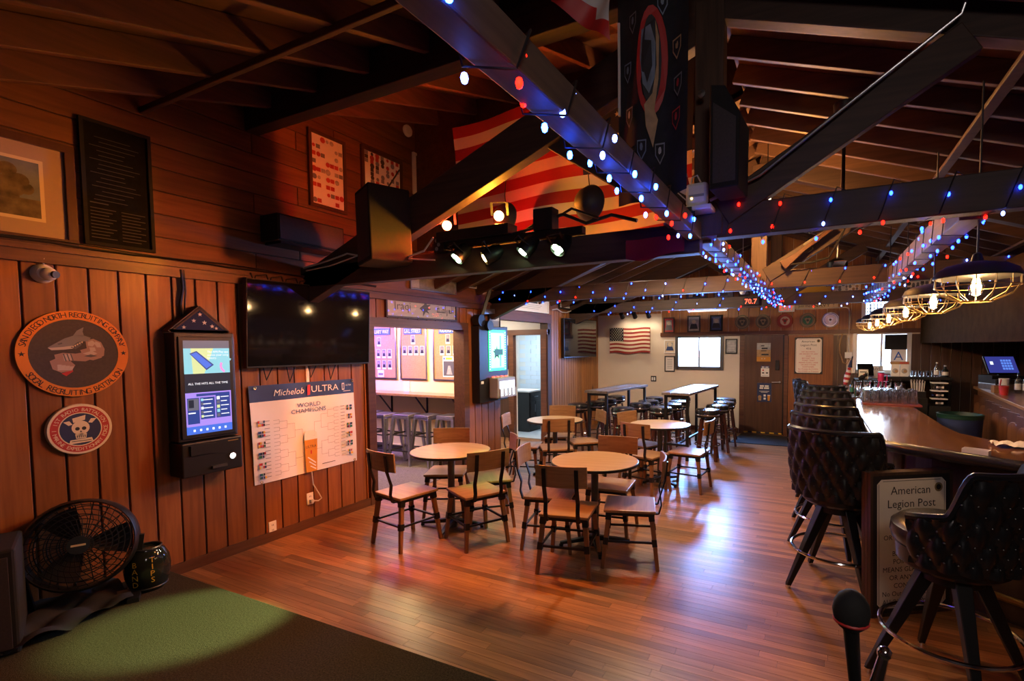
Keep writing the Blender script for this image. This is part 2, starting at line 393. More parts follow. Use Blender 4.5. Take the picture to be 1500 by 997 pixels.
    def text(self, s, x, z, h, y, align='C', rot=0.0, wide=1.0, maxw=None, shear=0.0):
        v, f, a, b = glyph(s); k = h / 0.7
        if maxw and (b - a) * k * wide > maxw: wide = maxw / ((b - a) * k)
        ox = {'C': (a + b) / 2, 'L': a, 'R': b}[align]; c, sn = math.cos(rot), math.sin(rot)
        vs = []
        for px, pz in v:
            qx, qz = (px - ox + shear * pz) * k * wide, pz * k
            vs.append((x + qx * c - qz * sn, y, z + qx * sn + qz * c))
        return self.add(vs, f)
    def arc_text(self, s, cx, cz, R, h, y, mid, spread, up=True, sx=1.0):
        """letters set one by one round a circle; mid and spread are angles in radians"""
        n = len(s)
        for i, ch in enumerate(s):
            if ch == ' ': continue
            t = (i + .5) / n - .5
            a = mid - t * spread if up else mid + t * spread
            v, f, x0, x1 = glyph(ch); k = h / 0.7; rot = a - PI / 2 if up else a + PI / 2
            c, sn = math.cos(rot), math.sin(rot); rr = R if up else R + h
            vs = [(cx + math.cos(a) * rr * sx + ((px - (x0 + x1) / 2) * k) * c - pz * k * sn, y, cz + math.sin(a) * rr + ((px - (x0 + x1) / 2) * k) * sn + pz * k * c) for px, pz in v]
            self.add(vs, f)
        return self
    def mesh(self, name, smooth=False):
        me = bpy.data.meshes.new(name); me.from_pydata(self.v, [], self.f)
        for m in self.mats: me.materials.append(MATS[m])
        me.polygons.foreach_set('material_index', self.mi)
        if smooth: me.polygons.foreach_set('use_smooth', [True] * len(self.f))
        me.validate(); me.update(); return me
    def build(self, name, parent=None, smooth=False, label=None, bevel=0.0, kind=None):
        o = bpy.data.objects.new(name, self.mesh(name, smooth)); COL.objects.link(o)
        if parent: o.parent = parent
        if label: o['label'] = label
        if kind: o['kind'] = kind
        if bevel:
            b = o.modifiers.new('bevel', 'BEVEL'); b.width = bevel; b.segments = 2; b.limit_method = 'ANGLE'; b.angle_limit = 0.6
        if smooth:
            try:
                e = o.modifiers.new('split', 'EDGE_SPLIT'); e.split_angle = math.radians(42)
            except Exception: pass
        return o

def tag(o, label, cat, group=None, kind=None):
    o['label'] = label; o['category'] = cat
    if group: o['group'] = group
    if kind: o['kind'] = kind
    return o
def thing(name, label, cat, loc=(0, 0, 0), rz=0.0, group=None, rx=0.0):
    o = bpy.data.objects.new(name, None); COL.objects.link(o); o.empty_display_size = 0.1
    o.location = loc; o.rotation_euler = (rx, 0, rz)
    return tag(o, label, cat, group)
def shell(name, mb, m=None, parent=None):
    o = mb.build(name, parent); o['kind'] = 'structure'; return o
def copy_thing(root, loc, rz, label=None):
    r = root.copy(); COL.objects.link(r); r.location = loc; r.rotation_euler = (root.rotation_euler[0], root.rotation_euler[1], rz)
    if label: r['label'] = label
    for ch in list(root.children):
        c = ch.copy(); COL.objects.link(c); c.parent = r
        for g in list(ch.children):
            d = g.copy(); COL.objects.link(d); d.parent = c
    return r
LEFT = PI / 2        # things on the left wall face +X;  things on the far wall use 0
def ray(px, py, ax, val):
    """where the line of sight through a spot of the photograph meets a plane of the room"""
    d = CM.transposed() @ Vector(((px - CX) / F, (py - CY) / F, 1)); i = 'xyz'.index(ax)
    return EYE + d * ((val - EYE[i]) / d[i])
# ================================================================ THE SETTING
# outer shell keeps daylight out except through the windows
b = MB('dark_shell')
b.box(-8.4, 3.1, -1.9, YF + .25, 5.1, 5.3)
shell('roof', b)
b = MB('dark_shell'); b.box(-8.4, 3.1, -1.9, -1.7, -.2, 5.1); shell('wall_back', b)
b = MB('dark_panel'); b.box(XR, XR + .15, -1.7, YF, 0, 5.1); shell('wall_right', b)
b = MB('dark_shell'); b.box(-8.4, -8.2, -1.7, YF + .25, -.2, 5.1); shell('wall_outer', b)

# floor: base slab, near strips one by one, the far field as one joined part
b = MB('dark_shell'); b.box(-8.2, 3.1, -1.7, YF + .25, -.2, -.012)
floor = shell('floor', b)
def tinted(me, val):
    a = me.attributes.new('tint', 'FLOAT', 'POINT')
    a.data.foreach_set('value', [val] * len(me.vertices) if not isinstance(val, list) else val)
ROW = 0.062
lens = (0.55, 0.8, 1.05, 1.3)
shared = {}
far, fart, count = MB('floor_oak'), [], 0
spots = []
y = 1.62; row = 0
while y < YF:
    x = -4.4 - rnd.random() * .9; xe = XR
    while x < xe:
        L = rnd.choice(lens); spots.append((x, y, L, rnd.randrange(6))); x += L
    y += ROW; row += 1
def near_key(s):
    x, y, L, _ = s; mx = x + L / 2
    p = CM @ (Vector((mx, y, 0)) - EYE)
    if p[2] < .3: return 1e9
    u, v = CX + F * p[0] / p[2], CY + F * p[1] / p[2]
    # on the stage side or outside the frame: not among the near ones
    return 1e9 if (u < -150 or u > 1560 or v > 1060 or y < 1.7) else p[2]
order = sorted(range(len(spots)), key=lambda i: near_key(spots[i]))
single = set(order[:290])
for i, (x, y, L, t) in enumerate(spots):
    x0, x1 = max(x, -4.42), min(x + L, XR)
    if x1 - x0 < .05: continue
    if i in single and x >= -4.42 and x + L <= XR:
        if (L, t) not in shared:
            me = MB('floor_oak').box(0, L - .0016, 0, ROW - .0016, -.012, 0).mesh('floor_board'); tinted(me, (t + .5) / 6); shared[L, t] = me
        o = bpy.data.objects.new('floor_board', shared[L, t]); COL.objects.link(o); o.parent = floor; o.location = (x, y, 0)
    else:
        n0 = len(far.v); far.box(x0, x1 - .0016, y, y + ROW - .0016, -.012, 0); fart += [(t + rnd.random()) / 6] * (len(far.v) - n0)
# recess floor
for k in range(26):
    yy = 6.55 + k * ROW; n0 = len(far.v); far.box(-6.1, -4.43, yy, yy + ROW - .0016, -.012, 0); fart += [rnd.random()] * (len(far.v) - n0)
o = far.build('floor_boards', floor, kind='stuff'); tinted(o.data, fart)
b = MB('side_carpet'); b.box(-8.2, -4.43, 2.5, 6.3, -.012, .004); b.build('carpet', floor)
b = MB('tile_floor'); b.box(-6.1, -4.43, 8.2, 10.0, -.012, .004); b.build('tile_floor', floor)

# left wall: base with the doorway to the side room and the opening to the hall
DY0, DY1, DZ = 4.02, 5.60, 1.99
b = MB('dark_panel')
x0, x1 = XL - .14, XL - .02
b.box(x0, x1, -1.7, DY0 - .05, 0, 5.1); b.box(x0, x1, DY0 - .05, DY1 + .05, DZ + .05, 5.1); b.box(x0, x1, DY1 + .05, 6.55, 0, 5.1)
b.box(x0, x1, 6.55, 8.12, 2.33, 5.1); b.box(x0, x1, 8.12, YF, 0, 5.1)
wl = shell('wall_left', b)
PW = .163
def vplank(y0, y1, z0, z1, m='knotty_pine'):
    o = MB(m).box(-.02, 0, 0, y1 - y0 - .012, z0, z1).build('plank', wl, bevel=.004); o.location = (XL, y0, 0)
k = 0; y = 1.279 - PW * 4
while y < DY0 - .12:
    vplank(y, min(y + PW, DY0 - .1), 0.0, 2.30); y += PW
y = DY1 + .11
while y < 6.5:
    vplank(y, min(y + PW, 6.55), 0.0, 2.30); y += PW
y = DY0 - .1
while y < DY1 + .1:
    vplank(y, min(y + PW, DY1 + .11), DZ + .1, 2.30); y += PW
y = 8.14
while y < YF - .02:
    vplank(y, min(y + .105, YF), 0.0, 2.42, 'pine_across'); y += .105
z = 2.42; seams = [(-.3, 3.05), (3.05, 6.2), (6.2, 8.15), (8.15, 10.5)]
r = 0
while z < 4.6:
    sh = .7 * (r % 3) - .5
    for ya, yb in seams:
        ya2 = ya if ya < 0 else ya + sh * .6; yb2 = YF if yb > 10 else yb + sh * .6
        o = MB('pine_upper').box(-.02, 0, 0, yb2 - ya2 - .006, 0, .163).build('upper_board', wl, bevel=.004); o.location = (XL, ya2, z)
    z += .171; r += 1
b = MB('trim_wood'); b.box(XL, XL + .035, .3, 6.55, 2.30, 2.42); b.box(XL, XL + .06, .3, 6.55, 2.375, 2.405); shell('trim_1', b)
b = MB('trim_wood'); b.box(XL, XL + .018, .6, DY0 - .1, 0, .085); b.box(XL, XL + .018, DY1 + .1, 6.55, 0, .085); shell('baseboard_left', b)
# doorway to the side room
b = MB('trim_wood')
b.box(XL - .16, XL + .025, DY0 - .1, DY0, 0, DZ + .1); b.box(XL - .16, XL + .025, DY1, DY1 + .11, 0, DZ + .1); b.box(XL - .16, XL + .025, DY0, DY1, DZ, DZ + .1)
d1 = shell('door_1', b)
# header beam over the hall opening, corner posts
b = MB('rafter_wood_y'); b.box(XL - .16, XL + .03, 6.5, 8.2, 2.18, 2.34)
shell('trim_2', b)
b = MB('beam_z'); b.box(XL - .14, XL + .02, 8.06, 8.20, 0, 2.25); shell('trim_3', b)

# side room
b = MB('yellow_paint'); b.box(-8.2, XL - .14, 6.25, 6.4, 0, 2.5)
shell('wall_side_room', b)
b = MB('cream_paint'); b.box(-8.2, XL - .14, 2.4, 6.4, 2.5, 2.6); b.box(-8.2, XL - .14, 2.4, 2.5, 0, 2.5); shell('ceiling_side_room', b)
b = MB('yellow_paint'); b.box(-8.2, XL - .14, 6.21, 6.25, 0, .12); b.use('dark_steel').box(-8.2, XL - .14, 6.19, 6.245, 0, .1); shell('baseboard_side_room', b)
# hall recess
b = MB('white_paint')
b.box(-6.2, -5.13, 8.1, 8.2, 0, 2.6); b.box(-5.13, -4.52, 8.1, 8.2, 1.97, 2.6); b.box(-4.52, XL - .14, 8.1, 8.2, 0, 2.6)
b.box(-6.3, -6.15, 6.4, 10.1, 0, 2.6); b.box(-6.2, XL - .14, 6.4, 6.55, 0, 2.6)
hallw = shell('wall_hall', b)
b = MB('white_paint'); b.box(-6.3, XL - .14, 6.4, 10.2, 2.5, 2.62); shell('ceiling_hall', b)
b = MB('dark_panel'); b.box(-6.15, -5.22, 8.07, 8.1, 0, 1.0); b.box(-6.15, -5.22, 8.05, 8.1, .98, 1.03); shell('baseboard_hall', b)
b = MB('trim_wood_x')
b.box(-5.23, -5.12, 8.04, 8.14, 0, 1.98); b.box(-4.52, -4.41, 8.04, 8.14, 0, 1.98); b.box(-5.28, -4.38, 8.03, 8.14, 1.97, 2.07)
shell('door_2', b)
# restroom beyond, white wall tiles one by one
b = MB('white_paint'); b.box(-6.2, XL - .14, 9.9, 10.05, 0, 2.6); wr = shell('wall_restroom', b)
me = MB('tile').box(.003, .297, -.012, 0, .003, .097).mesh('tile')
for r in range(22):
    for c in range(5):
        o = bpy.data.objects.new('tile', me); COL.objects.link(o); o.parent = wr
        o.location = (-6.12 + c * .3 + (.15 if r % 2 else 0), 9.9, r * .1)

# far wall: plaster with two windows and a small high one, wood boards over parts of it
b = MB('cream_paint')
def wall_with_holes(b, x0, x1, z0, z1, holes, ya, yb):
    xs = sorted({x0, x1, *[h[0] for h in holes], *[h[1] for h in holes]})
    for i in range(len(xs) - 1):
        a, c = xs[i], xs[i + 1]; hz = sorted((h[2], h[3]) for h in holes if h[0] <= a and h[1] >= c); z = z0
        for p, q in hz: b.box(a, c, ya, yb, z, p); z = q
        b.box(a, c, ya, yb, z, z1)
W1, W2, W3 = (-2.59, -1.70, 1.30, 1.93), (.66, 1.45, 1.28, 1.95), (.78, 1.19, 2.22, 2.70)
wall_with_holes(b, -8.4, 3.1, 0, 5.1, [W1, W2, W3], YF, YF + .12)
wf = shell('wall_far', b)
def fplank(x0, x1, z0, z1, m='pine_across', d=.022):
    if x1 - x0 < .02 or z1 - z0 < .02: return
    o = MB(m).box(0, x1 - x0 - .008, -d, 0, z0, z1).build('plank', wf, bevel=.003); o.location = (x0, YF, 0)
x = -2.93
while x < XR - .02:      # wood band above the plaster
    xe = min(x + .195, XR)
    if xe <= W3[0] or x >= W3[1]: fplank(x, xe, 2.02, 4.3)
    else:
        fplank(x, xe, 2.02, W3[2] - .03); fplank(x, xe, W3[3] + .03, 4.3)
    x += .195
x = XL
while x < -2.95:         # gable boards above the plaster at the left
    fplank(x, min(x + .195, -2.94), 2.44, 4.3); x += .195
x = -1.30
while x < XR - .02:      # dark boards below, right of the door
    xe = min(x + .14, XR)
    if x > -.48:
        if xe <= W2[0] - .04 or x >= W2[1] + .04: fplank(x, xe, 0, 1.93, 'dark_panel', .018)
        else:
            fplank(x, xe, 0, W2[2] - .05, 'dark_panel', .018)
    x += .14
b = MB('trim_wood_x'); b.box(-2.95, XR, YF - .05, YF, 1.955, 2.03); b.box(-2.95, -1.32, YF - .03, YF, 1.94, 1.96); shell('trim_4', b)
b = MB('trim_wood_x'); b.box(XL, -1.36, YF - .02, YF, 0, .09); shell('baseboard_far', b)
def window(n, w, frame, mull=True, lattice=False):
    x0, x1, z0, z1 = w
    b = MB(frame); t = .045
    for q in ((x0 - t, x0 + .02, z0 - t, z1 + t), (x1 - .02, x1 + t, z0 - t, z1 + t)): b.box(q[0], q[1], YF - .035, YF + .05, q[2], q[3])
    b.box(x0, x1, YF - .035, YF + .05, z0 - t, z0 + .02); b.box(x0, x1, YF - .035, YF + .05, z1 - .02, z1 + t)
    f = shell('window_%d' % n, b)
    if mull:
        MB('steel').box((x0 + x1) / 2 - .017, (x0 + x1) / 2 + .017, YF + .0, YF + .04, z0, z1).build('window_sash', f)
    if lattice:
        b = MB('white_plastic')
        for i in range(9):
            xx = x0 + (x1 - x0) * i / 8; b.box(xx - .006, xx + .006, YF + .05, YF + .06, z0, z1)
        for i in range(9):
            zz = z0 + (z1 - z0) * i / 8; b.box(x0, x1, YF + .05, YF + .06, zz - .006, zz + .006)
        b.build('lattice', f)
    MB('window_glass').box(x0, x1, YF + .02, YF + .026, z0, z1).build('pane', f)
    return f
window(1, W1, 'dark_steel'); w2 = window(2, W2, 'white_plastic'); window(3, W3, 'white_plastic', False, True)
MB('black_matte').box(1.10, 1.455, YF - .02, YF - .005, 1.66, 1.925).build('blind', w2)

# far door
b = MB('trim_wood_x')
b.box(-1.34, -1.25, YF - .05, YF, 0, 1.97); b.box(-.53, -.46, YF - .05, YF, 0, 1.97)
d3 = shell('door_3', b)
MB('door_wood').box(-1.25, -.53, YF - .045, YF, .02, 1.95).build('door_leaf', d3)
MB('black_metal').box(-.552, -.528, YF - .055, YF, .02, 1.95).build('door_edge', d3)
b = MB('black_plastic'); b.box(-.68, -.61, YF - .075, YF - .045, 1.27, 1.46); b.build('keypad_lock', d3, bevel=.008)
b = MB('steel'); b.cyl((-.60, YF - .045, 1.04), (-.60, YF - .10, 1.04), .018); b.bar((-.60, YF - .09, 1.04), (-.74, YF - .09, 1.035), .018); b.build('handle', d3, smooth=True)
b = MB('yellow')
for i in range(9): b.use('yellow' if i % 2 == 0 else 'ink').box(-1.25 + i * .08, -1.17 + i * .08, YF - .055, YF - .045, .025, .05)
b.build('hazard_tape', d3)
# wood panel right of the door
b = MB('knotty_pine'); b.box(-.45, .30, YF - .035, YF, .02, 1.94); shell('trim_5', b)
# boxed-in soffit above the back bar
b = MB('soffit_dark'); b.box(1.62, XR, 5.2, YF, 1.77, 2.55); shell('ceiling_soffit', b)

# ---------------------------------------------------------------- roof timbers
RX, RZ, SL = -.60, 3.72, .363         # ridge x, chord underside at the ridge, slope
b = MB('roof_board')
def roof_z(x): return RZ + .24 - SL * abs(x - RX)
b.add([(RX, -1.7, roof_z(RX)), (XR + .1, -1.7, roof_z(XR + .1)), (XR + .1, YF, roof_z(XR + .1)), (RX, YF, roof_z(RX)),
       (RX, -1.7, roof_z(RX) + .05), (XR + .1, -1.7, roof_z(XR + .1) + .05), (XR + .1, YF, roof_z(XR + .1) + .05), (RX, YF, roof_z(RX) + .05)],
      [(0, 1, 2, 3), (7, 6, 5, 4), (0, 3, 7, 4), (1, 5, 6, 2), (0, 4, 5, 1), (3, 2, 6, 7)])
ZL = 2.62   # far-left eave height
YG = 4.75   # where the cross roof over the stage stops
b.add([(XL, YG, ZL), (RX, YG, roof_z(RX)), (RX, YF, roof_z(RX)), (XL, YF, ZL), (XL, YG, ZL + .05), (RX, YG, roof_z(RX) + .05), (RX, YF, roof_z(RX) + .05), (XL, YF, ZL + .05)],
      [(0, 3, 2, 1), (4, 5, 6, 7), (0, 4, 7, 3), (0, 1, 5, 4), (2, 3, 7, 6), (1, 2, 6, 5)])
def za(y): return 2.96 + .316 * y
b.add([(XL, -1.7, za(-1.7) + .085), (RX + .05, -1.7, za(-1.7) + .085), (RX + .05, YG, za(YG) + .085), (XL, YG, za(YG) + .085)], [(0, 1, 2, 3)])
b.add([(XL, YG, ZL), (XL, YG, za(YG) + .085), (RX + .1, YG, za(YG) + .085), (RX + .1, YG, roof_z(RX))], [(0, 1, 2, 3)])
b.add([(RX + .06, -1.7, 1.9), (RX + .06, -1.7, 4.6), (RX + .06, 1.2, 4.6), (RX + .06, 1.2, 3.95)], [(0, 1, 2, 3)])
ceil_ = shell('ceiling', b)
def timber(name, p0, p1, w, h, m, up=(0, 0, 1)):
    return MB(m).bar(p0, p1, w, h, up).build(name, ceil_, bevel=.006)
# rafters, one by one: right slope
y = 1.0
while y < YF:
    timber('rafter', (RX, y, roof_z(RX) - .075), (XR, y, roof_z(XR) - .075), .045, .14, 'rafter_wood', (SL, 0, 1)); y += .405
# left slope beyond the cross roof
sl2 = (roof_z(RX) - ZL) / (RX - XL)
y = YG + .3
while y < YF:
    timber('rafter', (XL, y, ZL - .06), (RX, y, roof_z(RX) - .06), .045, .13, 'rafter_wood', (-sl2, 0, 1)); y += .45
# cross roof over the stage
for i in range(7):
    x = -4.05 + i * .56
    timber('rafter', (x, -1.4, za(-1.4)), (x, YG, za(YG)), .05, .16, 'rafter_wood_y', (0, -.316, 1))
yb = 1.95
timber('bridging', (XL, yb, 3.475), (RX, yb, 3.475), .035, .045, 'rafter_wood')
timber('purlin', (XL, 2.75, 3.75), (RX, 2.75, 3.75), .12, .28, 'beam_x')
# trusses
def truss(y, left_drop=0.0, struts=True):
    timber('tie_beam', (XL, y, 2.49 - left_drop), (RX - .05, y, 2.49 - left_drop), .10, .19, 'beam_x')
    timber('tie_beam', (RX + .05, y, 2.50), (XR, y, 2.50), .10, .19, 'beam_x')
    c0 = RZ + .115
    timber('top_chord', (RX, y, c0), (XR, y, c0 - SL * (XR - RX)), .10, .22, 'beam_x', (SL, 0, 1))
    timber('top_chord', (XL, y, 3.76 - .385 * (RX - XL)), (RX, y, 3.76), .10, .29, 'beam_x', (-.385, 0, 1))
    timber('king_post', (RX, y, 2.42), (RX, y, RZ + .1), .17, .12, 'beam_z', (0, 1, 0))
    if struts:
        timber('strut', (RX + .08, y - .03, 2.55), (.66, y - .03, 3.26), .07, .17, 'beam_x', (-.6, 0, 1))
        timber('strut', (RX - .08, y + .03, 2.55), (-1.72, y + .03, 3.26), .07, .17, 'beam_x', (.6, 0, 1))
truss(3.22, .07); truss(6.28); truss(9.05)
# main beam along the room, and the lighter one above the bar
timber('main_beam', (-.677, -1.5, 2.45), (-.677, 3.15, 2.45), .085, .10, 'beam_y')
timber('main_beam', (-.645, 3.28, 2.45), (-.53, 9.0, 2.45), .09, .10, 'beam_y')
timber('bar_beam', (.72, 3.3, 2.47), (.72, 9.0, 2.47), .12, .15, 'beam_y')
# bracing strips under the right slope
for ya, yb, xx in ((3.3, 10.4, .95), (3.3, 10.4, 2.0)):
    timber('brace_strip', (xx, ya, roof_z(xx) - .17), (xx, yb, roof_z(xx) - .17), .07, .03, 'rafter_wood')
# conduit clipped along the strut
o = MB('steel').tube([(RX + .02, 3.12, 2.62), (-.3, 3.10, 2.72), (.60, 3.10, 3.34), (.62, 3.06, 3.42), (.60, 2.6, 3.55), (.58, 1.8, 3.58)], .010, 8).build('conduit', ceil_, True)

# stage at the near left: low carpeted platform
b = MB('carpet'); b.slab([(XL + .02, -1.6), (.6, -1.6), (.6, 2.02), (-1.3, 1.99), (XL + .02, 1.93)], .0, .10)
st = b.build('stage_platform', bevel=.012); tag(st, 'low stage platform covered in olive brown carpet beside the plank wall', 'stage')
# ================================================================ TABLES AND CHAIRS
def chair_proto():
    t = thing('dining_chair', '', 'chair')
    MB('chair_oak').slab([(-.20, -.205), (.20, -.205), (.195, .20), (-.195, .20)], .445, .468).build('seat', t, bevel=.006)
    b = MB('chair_oak')   # curved back board, front faces -y side of the rear
    n = 8; A = []
    for k in range(n + 1):
        x = -.20 + .40 * k / n; A.append((x, .235 + .03 * (1 - (x / .2) ** 2)))
    vs = []; fs = []
    for x, y in A:
        for (dy, z) in ((0, .70), (.014, .70), (.014 + .012, .865), (.012, .865)): vs.append((x, y + dy, z))
    for k in range(n):
        a, c = 4 * k, 4 * k + 4
        fs += [(a, a + 3, c + 3, c), (a + 1, c + 1, c + 2, a + 2), (a, c, c + 1, a + 1), (a + 3, a + 2, c + 2, c + 3)]
    fs += [(0, 1, 2, 3), (4 * n + 3, 4 * n + 2, 4 * n + 1, 4 * n)]
    b.add(vs, fs).build('backrest', t, bevel=.003)
    for s in (-1, 1):
        p = [(s * .125, .16, .428), (s * .125, .225, .432), (s * .125, .245, .50), (s * .125, .235, .58), (s * .125, .274, .70), (s * .125, .290, .845)]
        b = MB('black_metal')
        for i in range(len(p) - 1): b.bar(p[i], p[i + 1], .030, .011, (0, 0, 1) if i == 0 else (0, 1, 0))
        b.build('back_post', t)
    b = MB('black_metal')
    b.box(-.185, .185, -.19, -.165, .42, .445); b.box(-.185, .185, .165, .19, .42, .445); b.box(-.185, -.16, -.165, .165, .42, .445); b.box(.16, .185, -.165, .165, .42, .445)
    b.build('seat_frame', t)
    feet = []
    for sx in (-1, 1):
        for sy in (-1, 1):
            top, bot = Vector((sx * .165, sy * .165, .435)), Vector((sx * .205, sy * .215, 0))
            at = lambda z: bot + (top - bot) * (z / .435)
            l = MB('chair_leg').bar(bot, top, .028, .028, (0, 1, 0), .038, .038).build('leg', t, bevel=.003)
            MB('black_metal').bar(at(.19), at(.245), .040, .040, (0, 1, 0)).build('sleeve', l)
            MB('black_metal').bar(at(.385), top, .045, .045, (0, 1, 0)).build('top_socket', l)
            feet.append((sx, sy, at(.215)))
    f = {(sx, sy): p for sx, sy, p in feet}
    for a, c in (((-1, -1), (1, -1)), ((-1, 1), (1, 1)), ((-1, -1), (-1, 1)), ((1, -1), (1, 1))):
        MB('black_metal').bar(f[a], f[c], .016, .016).build('stretcher', t)
    return t
CH = [  # x, y, angle of the back, label
    (-3.28, 3.33, -100, 'oak chair nearest the plank wall, at the left front table, its back to the banner'),
    (-3.43, 4.08, 118, 'oak chair behind the left front table, nearest the side room doorway'),
    (-2.72, 3.62, -27, 'oak chair on the right front of the left table, green light on its seat'),
    (-2.88, 4.05, 42, 'oak chair with purplish back, right rear side of the left front table'),
    (-1.73, 3.52, -78, 'oak chair nearest the camera, its back turned, in front of the centre table'),
    (-2.07, 3.85, 194, 'oak chair on the left side of the centre table'),
    (-1.69, 4.33, 96, 'oak chair on the far side of the centre table, facing the camera'),
    (-1.33, 3.84, 18, 'oak chair edge-on at the right side of the centre table'),
    (-3.40, 5.60, 198, 'oak chair with back to the lit dispenser, left of the rear left table'),
    (-2.96, 5.65, -55, 'oak chair with its back to the camera at the rear left table'),
    (-2.82, 6.20, 42, 'oak chair with pale greenish back, right of the rear left table'),
    (-3.30, 6.42, 108, 'oak chair behind the rear left table, nearest the restroom door'),
    (-1.78, 5.72, -104, 'oak chair with its back to the camera at the rear right table'),
    (-2.03, 6.32, 160, 'oak chair behind the rear right table, left of it, facing the bar'),
    (-1.36, 6.10, -6, 'oak chair with blue-lit seat on the right of the rear right table')]
proto = chair_proto()
for i, (x, y, a, lab) in enumerate(CH):
    rz = math.radians(a - 90)
    if i == 0: c = proto; c.location = (x, y, 0); c.rotation_euler = (0, 0, rz); c['label'] = lab
    else: c = copy_thing(proto, (x, y, 0), rz, lab)
    c['group'] = 'oak chairs round the small tables'

def table_proto():
    t = thing('round_table', '', 'table')
    top = MB('table_top').lathe([(.0001, .728), (.375, .728), (.381, .732), (.381, .750), (.376, .755), (.0001, .755)], 48).build('tabletop', t, True)
    MB('black_plastic').lathe([(.3815, .729), (.3845, .731), (.3845, .751), (.3815, .753)], 48).build('edge_band', top, True)
    b = MB('dark_steel'); b.cyl((0, 0, .06), (0, 0, .70), .033, n=16); b.lathe([(.05, .0), (.05, .05), (.035, .09)], 16, (0, 0, .0)); b.build('column', t, True)
    MB('black_metal').box(-.17, .17, -.02, .02, .70, .728).box(-.02, .02, -.17, .17, .70, .728).build('top_plate', t)
    for k in range(4):
        a = k * PI / 2 + .35; c, s = math.cos(a), math.sin(a)
        MB('black_metal').bar((c * .03, s * .03, .065), (c * .31, s * .31, .028), .055, .04, (0, 0, 1), .034, .022).cyl((c * .30, s * .30, 0), (c * .30, s * .30, .022), .018).build('foot', t, bevel=.004)
    return t
TB = [(-3.15, 3.80, 'round pale wood table at the left front, nearest the banner and side room'),
      (-1.71, 3.99, 'round pale wood table in the centre, the largest in view'),
      (-3.17, 6.02, 'round pale greenish table at the rear left, before the restroom door'),
      (-1.76, 6.23, 'round pale table at the rear right, blue window shine on its rim')]
tp = table_proto()
for i, (x, y, lab) in enumerate(TB):
    if i == 0: c = tp; c.location = (x, y, 0); c['label'] = lab
    else: c = copy_thing(tp, (x, y, 0), .2 * i, lab)
    c['group'] = 'round tables on the dance floor'

# high narrow tables at the far end
def high_table(cx, cy, w, l, rz, lab):
    t = thing('high_table', lab, 'table', (cx, cy, 0), rz, 'high plank tables at the far end')
    for k in range(3):
        MB('grey_plank').box(-w / 2 + k * w / 3, -w / 2 + (k + 1) * w / 3 - .004, -l / 2, l / 2, 1.0, 1.04).build('plank', t, bevel=.003)
    for sx in (-1, 1):
        for sy in (-1, 1): MB('black_metal').box(sx * (w / 2 - .05) - .02, sx * (w / 2 - .05) + .02, sy * (l / 2 - .06) - .02, sy * (l / 2 - .06) + .02, 0, 1.0).build('leg', t)
    b = MB('black_metal')
    for sy in (-1, 1):
        b.box(-w / 2 + .05, w / 2 - .05, sy * (l / 2 - .06) - .015, sy * (l / 2 - .06) + .015, .96, 1.0); b.box(-w / 2 + .05, w / 2 - .05, sy * (l / 2 - .06) - .015, sy * (l / 2 - .06) + .015, .22, .25)
    b.box(-.015, .015, -l / 2 + .06, l / 2 - .06, .22, .25); b.build('frame', t)
    return t
high_table(-3.04, 8.15, .42, 1.62, math.radians(-6), 'high narrow grey plank table nearer the wood wall, under the wooden flag')
high_table(-1.82, 8.40, .44, 1.80, math.radians(-4), 'high narrow plank table under the window, its top shining blue')

def black_stool():
    t = thing('black_stool', '', 'stool')
    MB('vinyl').lathe([(.0001, .655), (.165, .655), (.178, .665), (.183, .70), (.185, .745), (.172, .775), (.10, .787), (.0001, .788)], 24).build('seat', t, True)
    MB('chrome').lathe([(.186, .69), (.189, .694), (.189, .706), (.186, .71)], 24).build('seat_band', t, True)
    MB('black_metal').cyl((0, 0, .62), (0, 0, .655), .10).build('swivel', t, True)
    for k in range(4):
        a = k * PI / 2 + PI / 4; c, s = math.cos(a), math.sin(a)
        MB('red_leg').bar((c * .115, s * .115, .63), (c * .20, s * .20, .0), .034, .034, (c, s, 0)).build('leg', t)
    MB('chrome').ring((0, 0, .24), .19, .010).build('foot_ring', t, True)
    MB('chrome').ring((0, 0, .47), .142, .006).build('brace_ring', t, True)
    return t
BS = [(-3.60, 7.70, 'front left'), (-3.46, 8.12, ''), (-3.45, 8.62, ''), (-3.50, 9.25, ''), (-2.72, 7.48, ''), (-2.66, 8.20, ''), (-2.66, 8.66, ''), (-2.74, 9.25, ''),
      (-2.19, 7.80, ''), (-2.16, 8.32, ''), (-2.14, 8.80, ''), (-2.28, 9.50, ''), (-1.46, 7.80, ''), (-1.42, 8.45, ''), (-1.40, 8.98, ''), (-1.46, 9.55, '')]
BL = ['black vinyl bar stool nearest the restroom post, front left of the plank table', 'second black stool along the wood wall side of the left plank table',
      'third black stool along the wood wall side of the left plank table', 'last black stool on the wood wall side, below the wooden flag',
      'front black stool between the two high tables, on the left table', 'second black stool from the front, right side of the left plank table',
      'third black stool from the front, right side of the left plank table', 'rear black stool on the right side of the left plank table, by the plaster wall',
      'front black stool on the left side of the window table, its seat seen whole', 'second black stool on the left side of the window table',
      'third black stool on the left side of the window table', 'rear black stool against the plaster below the light switch',
      'front black stool on the door side of the window table, chrome ring low', 'second black stool on the door side, its seat shining blue',
      'third black stool on the door side of the window table', 'rear black stool nearest the brown door, against the plaster']
bs = black_stool()
for i, ((x, y, _), lab) in enumerate(zip(BS, BL)):
    if i == 0: c = bs; c.location = (x, y, 0); c['label'] = lab
    else: c = copy_thing(bs, (x, y, 0), .4 * i, lab)
    c['group'] = 'black round stools at the high tables'

